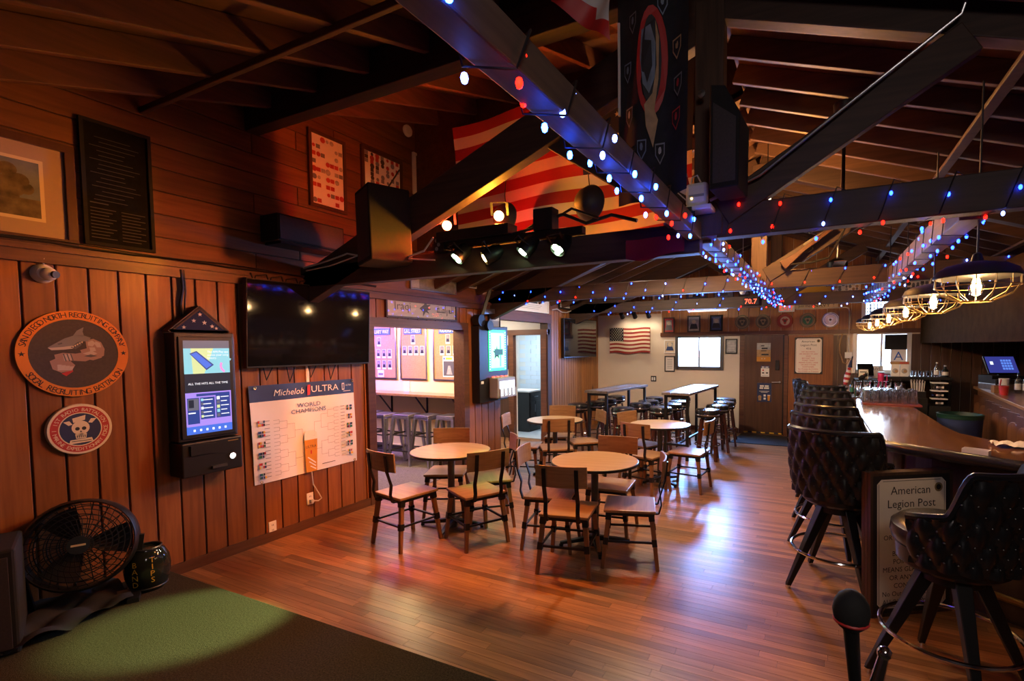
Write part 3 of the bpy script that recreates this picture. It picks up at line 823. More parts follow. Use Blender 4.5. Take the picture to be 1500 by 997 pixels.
# metal stools at the side room counter
def metal_stool():
    t = thing('metal_stool', '', 'stool')
    MB('steel').slab([(-.15, -.15), (.15, -.15), (.15, .15), (-.15, .15)], .735, .755).slab([(-.155, -.155), (.155, -.155), (.155, .155), (-.155, .155)], .69, .735).build('seat', t, bevel=.012)
    for sx in (-1, 1):
        for sy in (-1, 1):
            MB('steel').bar((sx * .135, sy * .135, .70), (sx * .20, sy * .20, 0), .050, .050, (0, 1, 0), .032, .032).build('leg', t, bevel=.004)
    for z, e in ((.22, .182), (.45, .160)):
        for a, c in (((-e, -e), (e, -e)), ((-e, e), (e, e)), ((-e, -e), (-e, e)), ((e, -e), (e, e))): MB('dark_steel').bar((*a, z), (*c, z), .014, .020).build('crossbar', t)
    return t
MS = [(-6.26, 5.62, .1, 'steel stool at the counter, only partly seen past the doorway edge'), (-5.86, 5.55, -.05, 'second steel stool from the doorway edge at the side room counter'),
      (-5.50, 5.64, .08, 'middle steel stool under the counter, below the middle cork board'), (-5.13, 5.70, -.1, 'fourth steel stool along, between the counter brackets and the pillar'),
      (-4.79, 5.80, .05, 'last steel stool, half hidden by the pillar of the doorway')]
ms = metal_stool()
for i, (x, y, a, lab) in enumerate(MS):
    if i == 0: c = ms; c.location = (x, y, 0); c.rotation_euler = (0, 0, a); c['label'] = lab
    else: c = copy_thing(ms, (x, y, 0), a, lab)
    c['group'] = 'steel stools at the side room counter'
t = thing('wall_counter', 'pale wood counter on black brackets along the side room wall', 'counter', (-6.0, 6.25, 0))
MB('counter_wood').box(-2.1, 1.44, -.36, 0, .98, 1.02).build('counter_top', t, bevel=.006)
for x in (-1.2, -.42, .36, 1.1):
    MB('black_metal').bar((x, -.01, .66), (x, -.01, .98), .03, .012, (0, 1, 0)).bar((x, -.30, .972), (x, 0, .972), .03, .012).bar((x, -.02, .68), (x, -.27, .965), .026, .012).build('bracket', t)

# ================================================================ BAR
BO = [(.38, 9.7), (.38, 4.28), (.44, 4.12), (.58, 3.99), (1.10, 3.66), (2.3, 2.86)]
BI = [(2.66, 3.42), (1.45, 4.24), (1.12, 4.50), (1.0, 4.75), (.97, 5.1), (.97, 9.7)]
t = thing('bar', 'long bar with glossy wood top and black padded rail, bent at the near end', 'bar')
MB('bar_top').slab(BO + BI, 1.03, 1.07).build('bar_top', t, bevel=.006)
b = MB('vinyl')
pts = [(x - .0, y, 1.045) for x, y in BO]
b.tube(pts, .038, 10); b.build('arm_rail', t, True)
b = MB('bar_front')
inn = [(.62, 9.7), (.62, 4.40), (.66, 4.30), (.74, 4.22), (1.24, 3.90), (2.42, 3.12)]
b.slab(inn + BI, .0, 1.03); b.build('body', t)
for i in range(12):
    y0 = 4.5 + i * .41
    MB('bar_front').box(.602, .62, y0, y0 + .39, .12, .98).build('front_panel', t, bevel=.004)
b = MB('brass'); b.tube([(.50, 9.6, .18), (.50, 4.45, .18), (.62, 4.20, .18), (1.12, 3.88, .18), (2.2, 3.15, .18)], .022, 8); b.build('foot_rail', t, True)

def quilted_stool():
    t = thing('bucket_stool', '', 'stool')
    MB('vinyl').lathe([(.0001, .70), (.225, .70), (.245, .715), (.255, .75), (.25, .79), (.22, .815), (.0001, .82)], 32).build('seat', t, True)
    b = MB('leather').lathe([(.0001, .60), (.20, .60), (.225, .62), (.232, .70), (.0001, .70)], 28); b.build('apron', t, True)
    # bucket back: arc behind (local +y), arms low, centre high; diamonds tufted on the outside
    n, m = 96, 26; half = math.radians(100)
    def top(a):
        u = abs(a) / half
        s = min(max((u - .52) / .18, 0), 1); s = s * s * (3 - 2 * s)
        return 1.115 - .205 * s - .03 * max(0, u - .7) / .3
    def R(z): return .275 + .055 * (z - .68) / .42
    def P(a, z, r): return (math.sin(a) * r * 1.04, math.cos(a) * r, z)
    vs = []; fs = []
    def tuft(a, v):
        p = a / half * 11 + v * 5; q = a / half * 11 - v * 5
        return abs(math.sin(p * PI / 2 * .95)) ** .55 * abs(math.sin(q * PI / 2 * .95)) ** .55
    out, inn = [], []
    for i in range(n + 1):
        a = -half + 2 * half * i / n; zt = top(a)
        for j in range(m + 1):
            v = j / m; z = .66 + (zt - .66) * v
            out.append(P(a, z, R(z) + .026 * tuft(a, (z - .66) / .45) - .016)); inn.append(P(a, z, R(z) - .055))
    vs = out + inn; o = len(out)
    for i in range(n):
        for j in range(m):
            k = i * (m + 1) + j
            fs.append((k, k + m + 1, k + m + 2, k + 1)); fs.append((o + k, o + k + 1, o + k + m + 2, o + k + m + 1))
        k = i * (m + 1); fs.append((k, o + k, o + k + m + 1, k + m + 1))
        k = i * (m + 1) + m; fs.append((k, k + m + 1, o + k + m + 1, o + k))
    for j in range(m):
        fs.append((j, j + 1, o + j + 1, o + j)); k = n * (m + 1) + j; fs.append((k, o + k, o + k + 1, k + 1))
    back = MB('leather').add(vs, fs).build('backrest', t, True)
    pp = []
    for i in range(n + 1):
        a = -half + 2 * half * i / n; z = top(a); pp.append(P(a, z + .004, R(z) - .018))
    MB('vinyl').tube(pp, .020, 8).build('piping', back, True)
    b = MB('dark_steel')
    for i in range(-10, 11):
        for j in range(9):
            p = i * 1.05 + .525 * (j % 2); a = p / 11 * half * 1.05; z = .71 + j * .047
            if abs(a) < half * .95 and z < top(a) - .03: b.ball(P(a, z, R(z) + .002), .0042, 6)
    b.build('button', back, kind='stuff')
    MB('black_metal').cyl((0, 0, .54), (0, 0, .60), .13, n=20).build('swivel', t, True)
    for k in range(4):
        a = k * PI / 2 + PI / 4; c, s = math.cos(a), math.sin(a)
        l = MB('black_metal').bar((c * .34, s * .34, .02), (c * .10, s * .10, .57), .030, .030, (-s, c, 0), .066, .066).build('leg', t, bevel=.004)
        MB('chrome').cyl((c * .34, s * .34, 0), (c * .34, s * .34, .022), .017).build('foot_glide', l, True)
    MB('chrome').ring((0, 0, .27), .285, .011, 40, 8).build('foot_ring', t, True)
    return t
QS = [(.17, 4.05, -106, 'black quilted bucket stool nearest, beside the leaning sign at the bar corner'),
      (.17, 4.86, -118, 'second black quilted bucket stool along the bar from the sign'),
      (.17, 5.58, -114, 'third black quilted bucket stool along the bar from the sign'),
      (.17, 6.36, -110, 'fourth black quilted bucket stool along the bar, before the upturned glasses'),
      (.18, 7.30, -110, 'fifth black quilted bucket stool along the bar from the sign'),
      (.18, 8.25, -112, 'sixth black quilted bucket stool along the bar, second from the far end'),
      (.02, 9.25, 190, 'farthest black quilted bucket stool, turned sideways by the brown door'),
      (.64, 3.10, -36, 'large dark bucket stool in the right front corner, turned away from the bar')]
qs = quilted_stool()
for i, (x, y, a, lab) in enumerate(QS):
    rz = math.radians(a - 90)
    if i == 0: c = qs; c.location = (x, y, 0); c.rotation_euler = (0, 0, rz); c['label'] = lab
    else: c = copy_thing(qs, (x, y, 0), rz, lab)
    c['group'] = 'quilted stools at the bar'; c.scale = (1.06, 1.06, 1.04)

# framed sign boards leaning together at the bar corner
SIGN = ['American', 'Legion Post', '416', 'NO ALCOHOL', 'OR DRINKS OF ANY', 'KIND', 'BEYOND THIS', 'POINT. THAT', 'MEANS GLASS, CANS', 'OR ANY OTHER', 'CONTAINER.', 'No Outside ALCOHOL', 'ALLOWED on Premises']
def sign_face(b, w, z0, z1, y, body='red_ink'):
    """white panel with notched corners, black head line and small text lines"""
    n = .03; q = w / 2 - .03
    b.use('paper').shape([(-q + n, z0), (q - n, z0), (q, z0 + n), (q, z1 - n), (q - n, z1), (-q + n, z1), (-q, z1 - n), (-q, z0 + n)], y)
    b.use('ink'); H = z1 - z0
    for a, c in (((-q + .012 + n, z0 + .012), (q - .012 - n, z0 + .012)), ((-q + .012 + n, z1 - .012), (q - .012 - n, z1 - .012)), ((-q + .012, z0 + n), (-q + .012, z1 - n)), ((q - .012, z0 + n), (q - .012, z1 - n))):
        b.rect(min(a[0], c[0]) - .0015, max(a[0], c[0]) + .0015, min(a[1], c[1]) - .0015, max(a[1], c[1]) + .0015, y - .001)
    f = H / .80
    for i, s in enumerate(SIGN[:3]): b.text(s, 0 if i != 0 else -.01, z1 - (.095 + i * .082) * f, .050 * f, y - .001, maxw=q * 1.6)
    b.use(body)
    for i, s in enumerate(SIGN[3:]): b.text(s, 0, z1 - (.325 + i * .050) * f, .030 * f, y - .001, maxw=q * 1.7)
    b.use('plaque_brass').disc(q - .055, z1 - .06 * f, .030, y - .0015); b.use('ink').disc(q - .055, z1 - .06 * f, .018, y - .002)
p0 = ray(1275, 905, 'z', 0)
t = thing('sign_board', 'framed white American Legion Post sign board leaning by the bar corner', 'sign', (p0.x, p0.y, 0), math.radians(35), rx=math.radians(-2))
sw = .60
for k in range(3):
    b = MB('dark_panel'); yk = k * .027; h = .93
    b.box(0.001, sw - .001, yk + .004, yk + .02, 0.001, h - .001); b.build('board', t)
    b = MB('beam_z'); b.box(0, .02, yk, yk + .024, 0, h); b.box(sw - .02, sw, yk, yk + .024, 0, h); b.box(0.02, sw - .02, yk, yk + .024, h - .02, h); b.box(.02, sw - .02, yk, yk + .024, 0, .02); b.build('frame', t)
b = MB('ink'); b.box(-.28, .28, .0035, .004, .02, .91); sign_face(b, .56, .05, .885, .003, 'ink')
for i, v in enumerate(b.v): b.v[i] = (v[0] + sw / 2, v[1], v[2])
b.build('sign_face', t)

# ================================================================ ON THE BAR
def pint_glass():
    t = thing('pint_glass', '', 'glass')
    MB('clear_glass').lathe([(.042, 0), (.043, .004), (.031, .135), (.030, .148), (.0001, .150)], 18, caps=False).lathe([(.0395, 0), (.029, .134), (.0001, .136)], 18, caps=False).build('bowl', t, True)
    MB('bar_glass').lathe([(.0001, .128), (.0312, .128), (.0302, .149), (.0001, .151)], 18).build('base', t, True)
    MB('bar_glass').ring((0, 0, .003), .0425, .0018, 20, 6).build('rim', t, True)
    return t
pg = pint_glass(); first = True; n = 0
for r in range(4):
    for c in range(6):
        x, y = .545 + c * .089 + (r % 2) * .02, 6.72 + r * .105
        lab = 'upturned clear pint glass, %s in the %s row' % (['leftmost', 'second from the left', 'third from the left', 'third from the right', 'second from the right', 'rightmost'][c], ['front', 'second', 'third', 'rear'][r])
        if first: pg.location = (x, y, 1.082); pg['label'] = lab; first = False; o = pg
        else: o = copy_thing(pg, (x, y, 1.082), 0, lab)
        o['group'] = 'upturned pint glasses on the bar mat'
def tumbler(x, y, z, lab, group, s=1.0):
    t = thing('tumbler', lab, 'glass', (x, y, z), 0, group)
    b = MB('bar_glass'); b.lathe([(.0001, 0), (.034 * s, 0), (.038 * s, .01 * s), (.042 * s, .10 * s), (.039 * s, .10 * s), (.034 * s, .014 * s), (.0001, .014 * s)], 16); b.build('bowl', t, True); return t
for k in range(5):
    for lev in range(2):
        tumbler(.50 + .11 * k, 7.45 + .05 * (k % 2), 1.07 + lev * .105, 'short clear tumbler, %s layer, %s in the stacked row behind the pint glasses' % (['bottom', 'top'][lev], ['leftmost', 'second from left', 'middle', 'second from right', 'rightmost'][k]), 'stacked tumblers on the bar', 1.05)
t = tag(MB('mat_red').slab([(.50, 6.62), (1.04, 6.50), (1.06, 6.60), (1.06, 7.16), (.52, 7.16)], 1.07, 1.081).build('bar_mat', bevel=.002), 'dark red rubber mat under the upturned pint glasses', 'mat')
t = tag(MB('black_plastic').box(.42, .62, 7.35, 7.85, 1.07, 1.08).build('bar_mat', bevel=.002), 'black rubber mat under the stacked tumblers', 'mat')
p = ray(1425, 667, 'z', 1.07)
t = thing('ash_tray', 'small square clear tray alone on the near end of the bar', 'tray', (p.x + .03, p.y + .06, 1.07), math.radians(-25))
b = MB('steel'); b.box(-.065, .065, -.035, .035, 0, .004); b.build('bottom', t)
b = MB('white_plastic'); b.box(-.065, .065, -.035, -.031, .004, .032); b.box(-.065, .065, .031, .035, .004, .032); b.box(-.065, -.061, -.031, .031, .004, .032); b.box(.061, .065, -.031, .031, .004, .032); b.build('side', t)
p = ray(1490, 655, 'z', 1.07)
def crumple(u, v): return ((u - .5) * .26, (v - .5) * .16, .012 + .022 * abs(math.sin(u * 9 + v * 5) * math.cos(v * 8 - u * 3)))
t = MB('paper').grid(crumple, 14, 10).build('bar_towel', None, True); t.location = (p.x, p.y, 1.07); tag(t, 'crumpled white bar towel at the right end of the bar', 'towel')
p = ray(1232, 578, 'z', 1.07)
# furled flag on a stick at the far end of the bar
t = thing('furled_flag', 'furled small US flag on a stick at the far end of the bar', 'flag', (.42, 8.9, 1.07))
MB('black_plastic').cyl((0, 0, 0), (.10, 0, .50), .010).cyl((0, 0, 0), (0, 0, .02), .05, n=16).build('stick', t, True)
b = MB('flag_red')
for k in range(7):
    a0, a1 = .06 + k * .038, .06 + (k + 1) * .038
    b.use('flag_red' if k % 2 == 0 else 'flag_white')
    w = .028 + .014 * math.sin(k * .6); b.cyl((a0 * .2 - .004, 0, a0), (a1 * .2 - .004, 0, a1), w, w + .004, 10)
b.use('flag_blue').cyl((.066, 0, .33), (.085, 0, .44), .034, .014, 10); b.build('cloth', t, True)

# ================================================================ FAR SERVICE SHELF AND BACK BAR
t = thing('service_shelf', 'low black service shelf under the kitchen window', 'shelf', (0, 0, 0))
MB('black_matte').box(.62, 1.0, 9.75, 10.3, 1.12, 1.16).build('shelf_top', t); MB('black_matte').box(1.02, 1.95, 9.75, 10.3, 1.18, 1.22).build('shelf_top', t)
MB('black_matte').box(.62, .66, 9.8, 10.3, 0, 1.12).box(1.9, 1.94, 9.8, 10.3, 0, 1.18).box(1.0, 1.03, 9.8, 10.3, 0, 1.18).build('upright', t)
MB('black_matte').box(.66, 1.9, 9.85, 10.3, .70, .74).build('lower_shelf', t); MB('soffit_dark').box(.66, 1.9, 10.26, 10.3, 0, 1.12).build('back_panel', t)
def cyl_thing(name, lab, cat, loc, prof, m, group=None, n=18, extra=None):
    o = thing(name, lab, cat, loc, 0, group); MB(m).lathe(prof, n).build('body', o, True)
    if extra: extra(o)
    return o
def tumb(o):
    MB('steel').lathe([(.046, .21), (.047, .215), (.047, .228), (.0001, .23)], 18).build('lid', o, True)
    MB('pink').tube([(.04, 0, .18), (.085, 0, .18), (.085, 0, .08), (.04, 0, .08)], .008).build('handle', o, True)
cyl_thing('travel_tumbler', 'bright pink travel tumbler with handle on the service shelf', 'tumbler', (.98, 9.72, 1.07), [(.0001, 0), (.032, 0), (.034, .06), (.045, .10), (.046, .21)], 'pink', extra=tumb)
for k in range(9):
    tumbler(1.42 + .055 * k, 10.0 + .08 * (k % 2), 1.22, 'clear glass on the service shelf, %s from the cartons in its row' % ['first', 'second', 'third', 'fourth', 'fifth', 'sixth', 'seventh', 'eighth', 'ninth'][k], 'glasses on the service shelf', .95)
def sq_bottle(x, y, z, h, m, cap, lab, group, r=.035):
    t = thing('liquor_bottle', lab, 'bottle', (x, y, z), 0, group)
    MB(m).lathe([(.0001, 0), (r, 0), (r, h * .55), (r * .9, h * .63), (r * .36, h * .74), (r * .34, h * .92)], 14).build('body', t, True)
    MB(cap).lathe([(r * .4, h * .90), (r * .4, h), (.0001, h)], 10).build('cap', t, True)
    MB('paper').lathe([(r * 1.02, h * .16), (r * 1.02, h * .45)], 14).build('label', t, True)
    return t
sq_bottle(1.76, 9.9, 1.22, .24, 'clear_glass', 'white_plastic', 'clear squeeze bottle, left one at the right end of the service shelf', None)
sq_bottle(1.87, 9.9, 1.22, .19, 'dark_bottle', 'white_plastic', 'dark pump bottle with white top, right end of the service shelf', None, .045)
for k in range(2):
    t = thing('napkin_box', ['white carton with round dark picture, left of the pair on the service shelf', 'white carton with round dark picture, right of the pair on the service shelf'][k], 'box', (1.20 + k * .125, 9.95, 1.22), 0, 'cartons on the service shelf')
    MB('white_plastic').box(-.058, .058, -.05, .05, 0, .20).build('carton', t); MB('paper_grey').disc(0, .09, .042, -.051).use('tan').disc(.012, .085, .025, -.052).build('print', t)
t = thing('grade_card', 'white card with a large blue letter A standing in the kitchen window', 'card', (1.31, YF - .01, 1.44)); MB('paper').box(-.115, .115, -.006, .0, 0, .25).build('card', t); MB('blue').text('A', 0, .035, .15, -.007).build('lettering', t)
t = thing('poster_card', 'brown and red printed card lying along the top of the two cartons', 'card', (1.26, 9.95, 1.421)); MB('tan').box(-.13, .13, -.05, .05, 0, .045).build('card', t); MB('red_ink').box(.0, .12, -.0515, -.05, .010, .034).build('print', t)
for k in range(3):
    t = thing('storage_bin', ['clear storage bin with white lid, lowest of the three beside the shelf', 'clear storage bin with white lid, middle of the three beside the shelf', 'clear storage bin with white lid, topmost of the three beside the shelf'][k], 'bin', (1.76, 9.70, .78 + k * .125), 0, 'lidded bins stacked beside the service shelf')
    MB('smoke_plastic').lathe([(.0001, 0), (.10, 0), (.115, .10)], 4).build('tub', t); MB('white_plastic').box(-.105, .105, -.09, .09, .10, .118).build('lid', t, bevel=.004); MB('paper').rect(-.05, .05, .03, .06, -.083).build('tag', t)
tag(MB('black_matte').box(1.62, 1.90, 9.58, 9.78, 0, .775).build('bin_cabinet', bevel=.004), 'small black cabinet carrying the stacked storage bins', 'cabinet')
t = thing('straw_holder', 'black caddy of drinking straws and picks beside the stacked bins', 'caddy', (1.48, 9.66, .90)); MB('black_plastic').box(-.10, .10, -.06, .06, 0, .10).build('caddy', t); b = MB('paper')
for k in range(16): x = -.08 + .01 * k; b.cyl((x, -.02 + .03 * (k % 3), .05), (x * 1.25, -.02 + .03 * (k % 3), .26 + .03 * math.sin(k * 2.1)), .005, n=5)
b.build('straws', t, kind='stuff')
tag(MB('black_matte').box(1.36, 1.60, 9.56, 9.76, 0, .90).build('caddy_stand', bevel=.004), 'black stand under the straw caddy', 'stand')
t = thing('condiment_tub', 'clear tub with a white lid standing left of the straw caddy', 'tub', (1.22, 9.62, .98)); MB('smoke_plastic').box(-.09, .09, -.06, .06, 0, .14).build('tub', t); MB('white_plastic').box(-.08, .08, -.05, .05, .0, .03).build('contents', t)
tag(MB('black_matte').box(1.10, 1.34, 9.54, 9.72, 0, .98).build('tub_stand', bevel=.004), 'black stand under the clear tub by the service shelf', 'stand')
t = thing('card_terminal', 'dark card terminal screen standing left on the service shelf', 'terminal', (.78, 9.98, 1.16), .15); MB('black_plastic').box(-.10, .10, -.03, .03, 0, .02).bar((0, 0, .02), (0, .03, .10), .03).build('stand', t); MB('screen_black').bar((0, -.02, .06), (0, .05, .26), .24, .02, (0, -1, .3)).build('screen', t)
t = thing('mini_poster', 'small white notice with red dot leaning in front of the card terminal', 'notice', (.74, 9.85, 1.16)); MB('paper').box(-.07, .07, 0, .008, 0, .17).build('card', t); MB('red_ink').disc(0.02, .07, .03, -.001).use('ink').rect(-.05, .05, .12, .135, -.001).build('print', t)
t = thing('open_sign', 'white LIVE notice card behind the pink tumbler', 'notice', (.97, 10.2, 1.16)); MB('paper').box(-.09, .09, 0, .01, 0, .22).build('card', t); MB('navy').text('LIVE', 0, .15, .045, -.001).use('green').rect(.02, .07, .20, .21, -.001).build('print', t)
t = thing('toy_dog', 'small black figure of a lying animal on the left end of the service shelf', 'figurine', (.72, 9.78, 1.16)); MB('black_plastic').ball((0, 0, .04), .045, 12, .9).ball((.05, -.02, .08), .03, 10).ball((-.03, 0, .025), .03, 10).cyl((.045, -.02, .10), (.04, -.02, .125), .012, .003).cyl((.065, -.02, .10), (.07, -.02, .125), .012, .003).build('body', t, True)
t = thing('soap_bottle', 'green capped dark bottle at the left end of the bar shelf', 'bottle', (.47, 7.95, 1.07)); MB('dark_bottle').lathe([(.0001, 0), (.03, 0), (.03, .12), (.012, .15)], 12).build('body', t, True); MB('green').lathe([(.031, .03), (.031, .09)], 12).build('label', t, True); MB('black_plastic').lathe([(.014, .15), (.014, .19), (.0001, .19)], 10).build('cap', t, True)

# back bar counter with cabinet doors
bx0 = lambda y: 2.23 - (9.73 - y) * .091
t = thing('bar_cabinet', 'back bar cabinet with arched wood doors and pale worktop at the right', 'cabinet')
ys = [9.75, 4.6]
MB('counter_wood').slab([(bx0(9.75) - .03, 9.75), (XR - .02, 9.75), (XR - .02, 4.6), (bx0(4.6) - .03, 4.6)], 1.06, 1.10).build('worktop', t, bevel=.005)
MB('cabinet_wood').slab([(bx0(9.7) + .02, 9.7), (XR - .02, 9.7), (XR - .02, 4.6), (bx0(4.6) + .02, 4.6)], .0, 1.06).build('carcass', t)
ang = math.atan2(-.091, -1.0)
for k in range(11):
    y1 = 9.62 - k * .45
    d = MB('door_wood').box(-.20, .20, -.018, 0, .12, .98).build('door', t, bevel=.004)  # darker wood here puts the shade round each panel into the colour
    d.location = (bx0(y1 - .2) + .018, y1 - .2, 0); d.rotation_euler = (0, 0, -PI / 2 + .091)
    pts = [(-.13, .20), (.13, .20), (.13, .78)] + [(.13 * math.cos(PI * i / 8), .78 + .10 * math.sin(PI * i / 8)) for i in range(1, 8)] + [(-.13, .78)]
    MB('cabinet_wood').prism(pts, -.036, -.018).build('raised_panel', d, bevel=.006)
    b = MB('chrome')
    for dx in (-.02, 0, .02): b.tube([(.155 + dx * .6, -.02, .80), (.155 + dx * .6, -.045, .83), (.155 + dx * .6, -.045, .90), (.155 + dx * .6, -.02, .93)], .005)
    b.build('handle', d, True)
t = thing('cash_register', 'touch screen till with blue keypad on a dark cash drawer', 'register', (2.40, 9.15, 1.10), .30)
MB('black_metal').box(-.20, .20, -.2, .2, .09, .15).build('drawer_top', t); MB('steel').box(-.20, .20, -.21, .2, 0, .088).build('cash_drawer', t, bevel=.004)
MB('black_metal').box(-.2, .2, -.1, .2, .15, .20).bar((0, .0, .20), (0, .10, .30), .12, .04).build('stand', t)
sc = MB('black_plastic').bar((0, -.02, .22), (0, .13, .47), .40, .025, (0, -1, .6)).build('screen', t, bevel=.004)
b = MB('sc_pos'); d = Vector((0, .15, .25)).normalized(); nn = Vector((0, -.25, .15)).normalized()
def scr(b, u0, u1, v0, v1, lift):
    o_ = Vector((0, -.02, .22)) + nn * (.0128 + lift); L_ = .2915
    b.add([o_ + Vector((u, 0, 0)) + d * (v * L_) for u, v in ((u0, v0), (u1, v0), (u1, v1), (u0, v1))], [(0, 1, 2, 3)])
scr(b, -.185, .185, .05, .95, .0005); b.use('sc_posb')
for i in range(4):
    for j in range(4): scr(b, .0 + i * .035, .028 + i * .035, .22 + j * .15, .33 + j * .15, .001)
b.use('sc_white'); scr(b, -.14, -.10, .5, .68, .001); b.build('display', sc)
LB = ['clear vodka bottle with blue label', 'tall clear bottle with white cap', 'amber whiskey bottle', 'dark rum bottle', 'clear gin bottle with silver cap', 'amber bottle with black cap', 'dark green bottle', 'clear bottle with red cap', 'short amber bottle', 'tall dark bottle', 'clear bottle with blue cap', 'amber bottle with white cap']
wh = ['at the till end of the back bar', 'second from the till on the back bar', 'third from the till on the back bar', 'fourth from the till on the back bar', 'fifth from the till on the back bar', 'sixth from the till on the back bar',
      'seventh from the till on the back bar', 'eighth from the till on the back bar', 'ninth from the till on the back bar', 'tenth from the till on the back bar', 'eleventh from the till on the back bar', 'last of the row on the back bar']
for k in range(12):
    y = 8.55 - k * .17; m = ['clear_glass', 'clear_glass', 'amber_liquid', 'dark_bottle', 'clear_glass', 'amber_liquid', 'dark_bottle', 'clear_glass', 'amber_liquid', 'dark_bottle', 'clear_glass', 'amber_liquid'][k]
    sq_bottle(2.40 + .05 * (k % 3) - .09 * (8.55 - y), y, 1.10, .27 + .03 * ((k * 5) % 4), m, ['blue', 'white_plastic', 'black_plastic', 'red', 'steel'][k % 5], LB[k] + ', ' + wh[k], 'liquor bottles on the back bar', .038)
for k in range(2):
    cyl_thing('red_cup', ['red plastic cup beside the wooden caddy on the back bar', 'red plastic cup nearer the bottles on the back bar'][k], 'cup', (2.17 - .02 * k, 8.26 - .13 * k, 1.10), [(.0001, 0), (.035, 0), (.045, .11), (.041, .11), (.033, .008), (.0001, .008)], 'red', 'red cups on the back bar')
cyl_thing('white_pitcher', 'white plastic pitcher standing between till and bottles', 'pitcher', (2.30, 8.72, 1.10), [(.0001, 0), (.05, 0), (.06, .18), (.055, .18), (.045, .01), (.0001, .01)], 'white_plastic')
t = thing('wood_caddy', 'small pale wooden caddy box with pens on the back bar', 'caddy', (2.20, 8.50, 1.10), .1); MB('counter_wood').box(-.08, .08, -.05, .05, 0, .10).build('box', t, bevel=.003); MB('black_plastic').cyl((-.04, 0, .1), (-.05, 0, .17), .008).use('red').cyl((.0, 0, .1), (.01, 0, .18), .008).build('pen', t)
# blue bin behind the bar
t = thing('waste_bin', 'blue waste bin with a green bag behind the bar', 'bin', (1.68, 8.0, 0)); MB('bluebin').lathe([(.0001, 0), (.20, 0), (.24, .84), (.23, .84), (.19, .02), (.0001, .02)], 20).build('bin', t, True)
MB('bag_green').lathe([(.243, .80), (.246, .82), (.244, .84), (.250, .852), (.225, .858), (.21, .80)], 20, caps=False).build('bag', t, True)
# pendant lamps over the bar, each carries its own bulb light
PL = [3.336, 4.40, 5.62, 6.85, 8.03, 9.10]
PN = ['nearest', 'second', 'third', 'fourth', 'fifth', 'farthest']
for k, y in enumerate(PL):
    t = thing('pendant_lamp', '%s caged pendant lamp in the row over the bar' % PN[k] if k else 'largest and nearest caged pendant lamp over the bar, at the right edge', 'lamp', (.75, y, 2.0), 0, 'caged pendant lamps over the bar')
    MB('shade_metal').lathe([(.185, .095), (.188, .10), (.172, .135), (.13, .160), (.05, .178), (.0001, .18)], 36).lathe([(.180, .097), (.165, .13), (.125, .153), (.0001, .170)], 36).build('lamp_shade', t, True)
    b = MB('gold_wire')
    for i in range(14):
        a = 2 * PI * i / 14; c, s = math.cos(a), math.sin(a)
        b.tube([(c * .178, s * .178, .10), (c * .180, s * .180, .055), (c * .15, s * .15, .01), (c * .07, s * .07, -.028)], .0028, 5)
    b.ring((0, 0, -.028), .07, .004, 24); b.ring((0, 0, .10), .181, .004, 36); b.ring((0, 0, .05), .1805, .0025, 36); b.build('cage', t, True)
    MB('brass').cyl((0, 0, .11), (0, 0, .17), .022, n=14).build('socket', t, True)
    bl = MB('clear_glass').lathe([(.014, .105), (.020, .09), (.036, .05), (.028, .01), (.0001, 0)], 16).build('bulb', t, True)
    MB('filament').lathe([(.008, .10), (.015, .085), (.024, .05), (.016, .018), (.0001, .012)], 10).build('filament', bl, True)
    MB('wire_dark').cyl((0, 0, .17), (0, 0, 1.1 if k < 9 else .6), .005, n=6).build('cord', t); MB('black_metal').lathe([(.0001, .18), (.03, .18), (.02, .22), (.0001, .23)], 12).build('cap', t, True)
    lamp('pendant_light', 'POINT', (0, 0, -.01), 13, (1.0, 0.58, 0.24), size=0.035, parent=t)
# ================================================================ ON THE LEFT WALL
def onleft(name, lab, cat, y, z, group=None, off=0.0, dz=0.0): return thing(name, lab, cat, (XL + off, y, z), LEFT + dz, group)
def onfar(name, lab, cat, x, z, group=None, off=0.024): return thing(name, lab, cat, (x, YF - off, z), 0, group)
def rails(w, h, fw, d, m):
    b = MB(m); x, z = w / 2, h / 2
    b.box(-x, x, -d, 0, z - fw, z).box(-x, x, -d, 0, -z, -z + fw).box(-x, -x + fw, -d, 0, -z + fw, z - fw).box(x - fw, x, -d, 0, -z + fw, z - fw)
    return b
def picture(t, w, h, fw, m, back='paper', art=None, d=.03, glazed=False):
    rails(w, h, fw, d, m).build('frame', t, bevel=.003)
    MB(back).box(-w / 2 + fw * .8, w / 2 - fw * .8, -d * .5, 0, -h / 2 + fw * .8, h / 2 - fw * .8).build('backing', t)
    if art:
        b = MB(); art(b, w / 2 - fw, h / 2 - fw, -d * .5 - .001); b.build('print', t)
    return t
# large round wooden emblem signs
t = onleft('emblem_sign', 'large round orange-rimmed recruiting emblem sign on the plank wall', 'sign', 1.506, 1.725)
R_ = .283
MB('charcoal').lathe([(.0001, .018), (R_ * .80, .018), (R_ * .80, 0), (.0001, 0)], 48, axis='y').build('disc', t)
MB('orange_ring').lathe([(R_ * .80, 0), (R_ * .80, .02), (R_, .02), (R_, 0)], 56, axis='y').build('rim', t)
b = MB('ink')
b.arc_text('SAN DIEGO NORTH RECRUITING COMPANY', 0, 0, R_ * .845, .034, -.0212, PI / 2, math.radians(158))
b.arc_text('SOCAL RECRUITING BATTALION', 0, 0, R_ * .845, .036, -.0212, -PI / 2, math.radians(126), up=False)
b.star(-R_ * .9, 0, .018, -.0212); b.star(R_ * .9, 0, .018, -.0212); b.build('lettering', t)
k = .0034 * 1.0   # shark drawn on a 133-unit grid
def sp(pts): return [((x - 66) * k * .86, (60 - y) * k * .86) for x, y in pts]
y0 = -.0192
b = MB()
b.use('skin_paint')
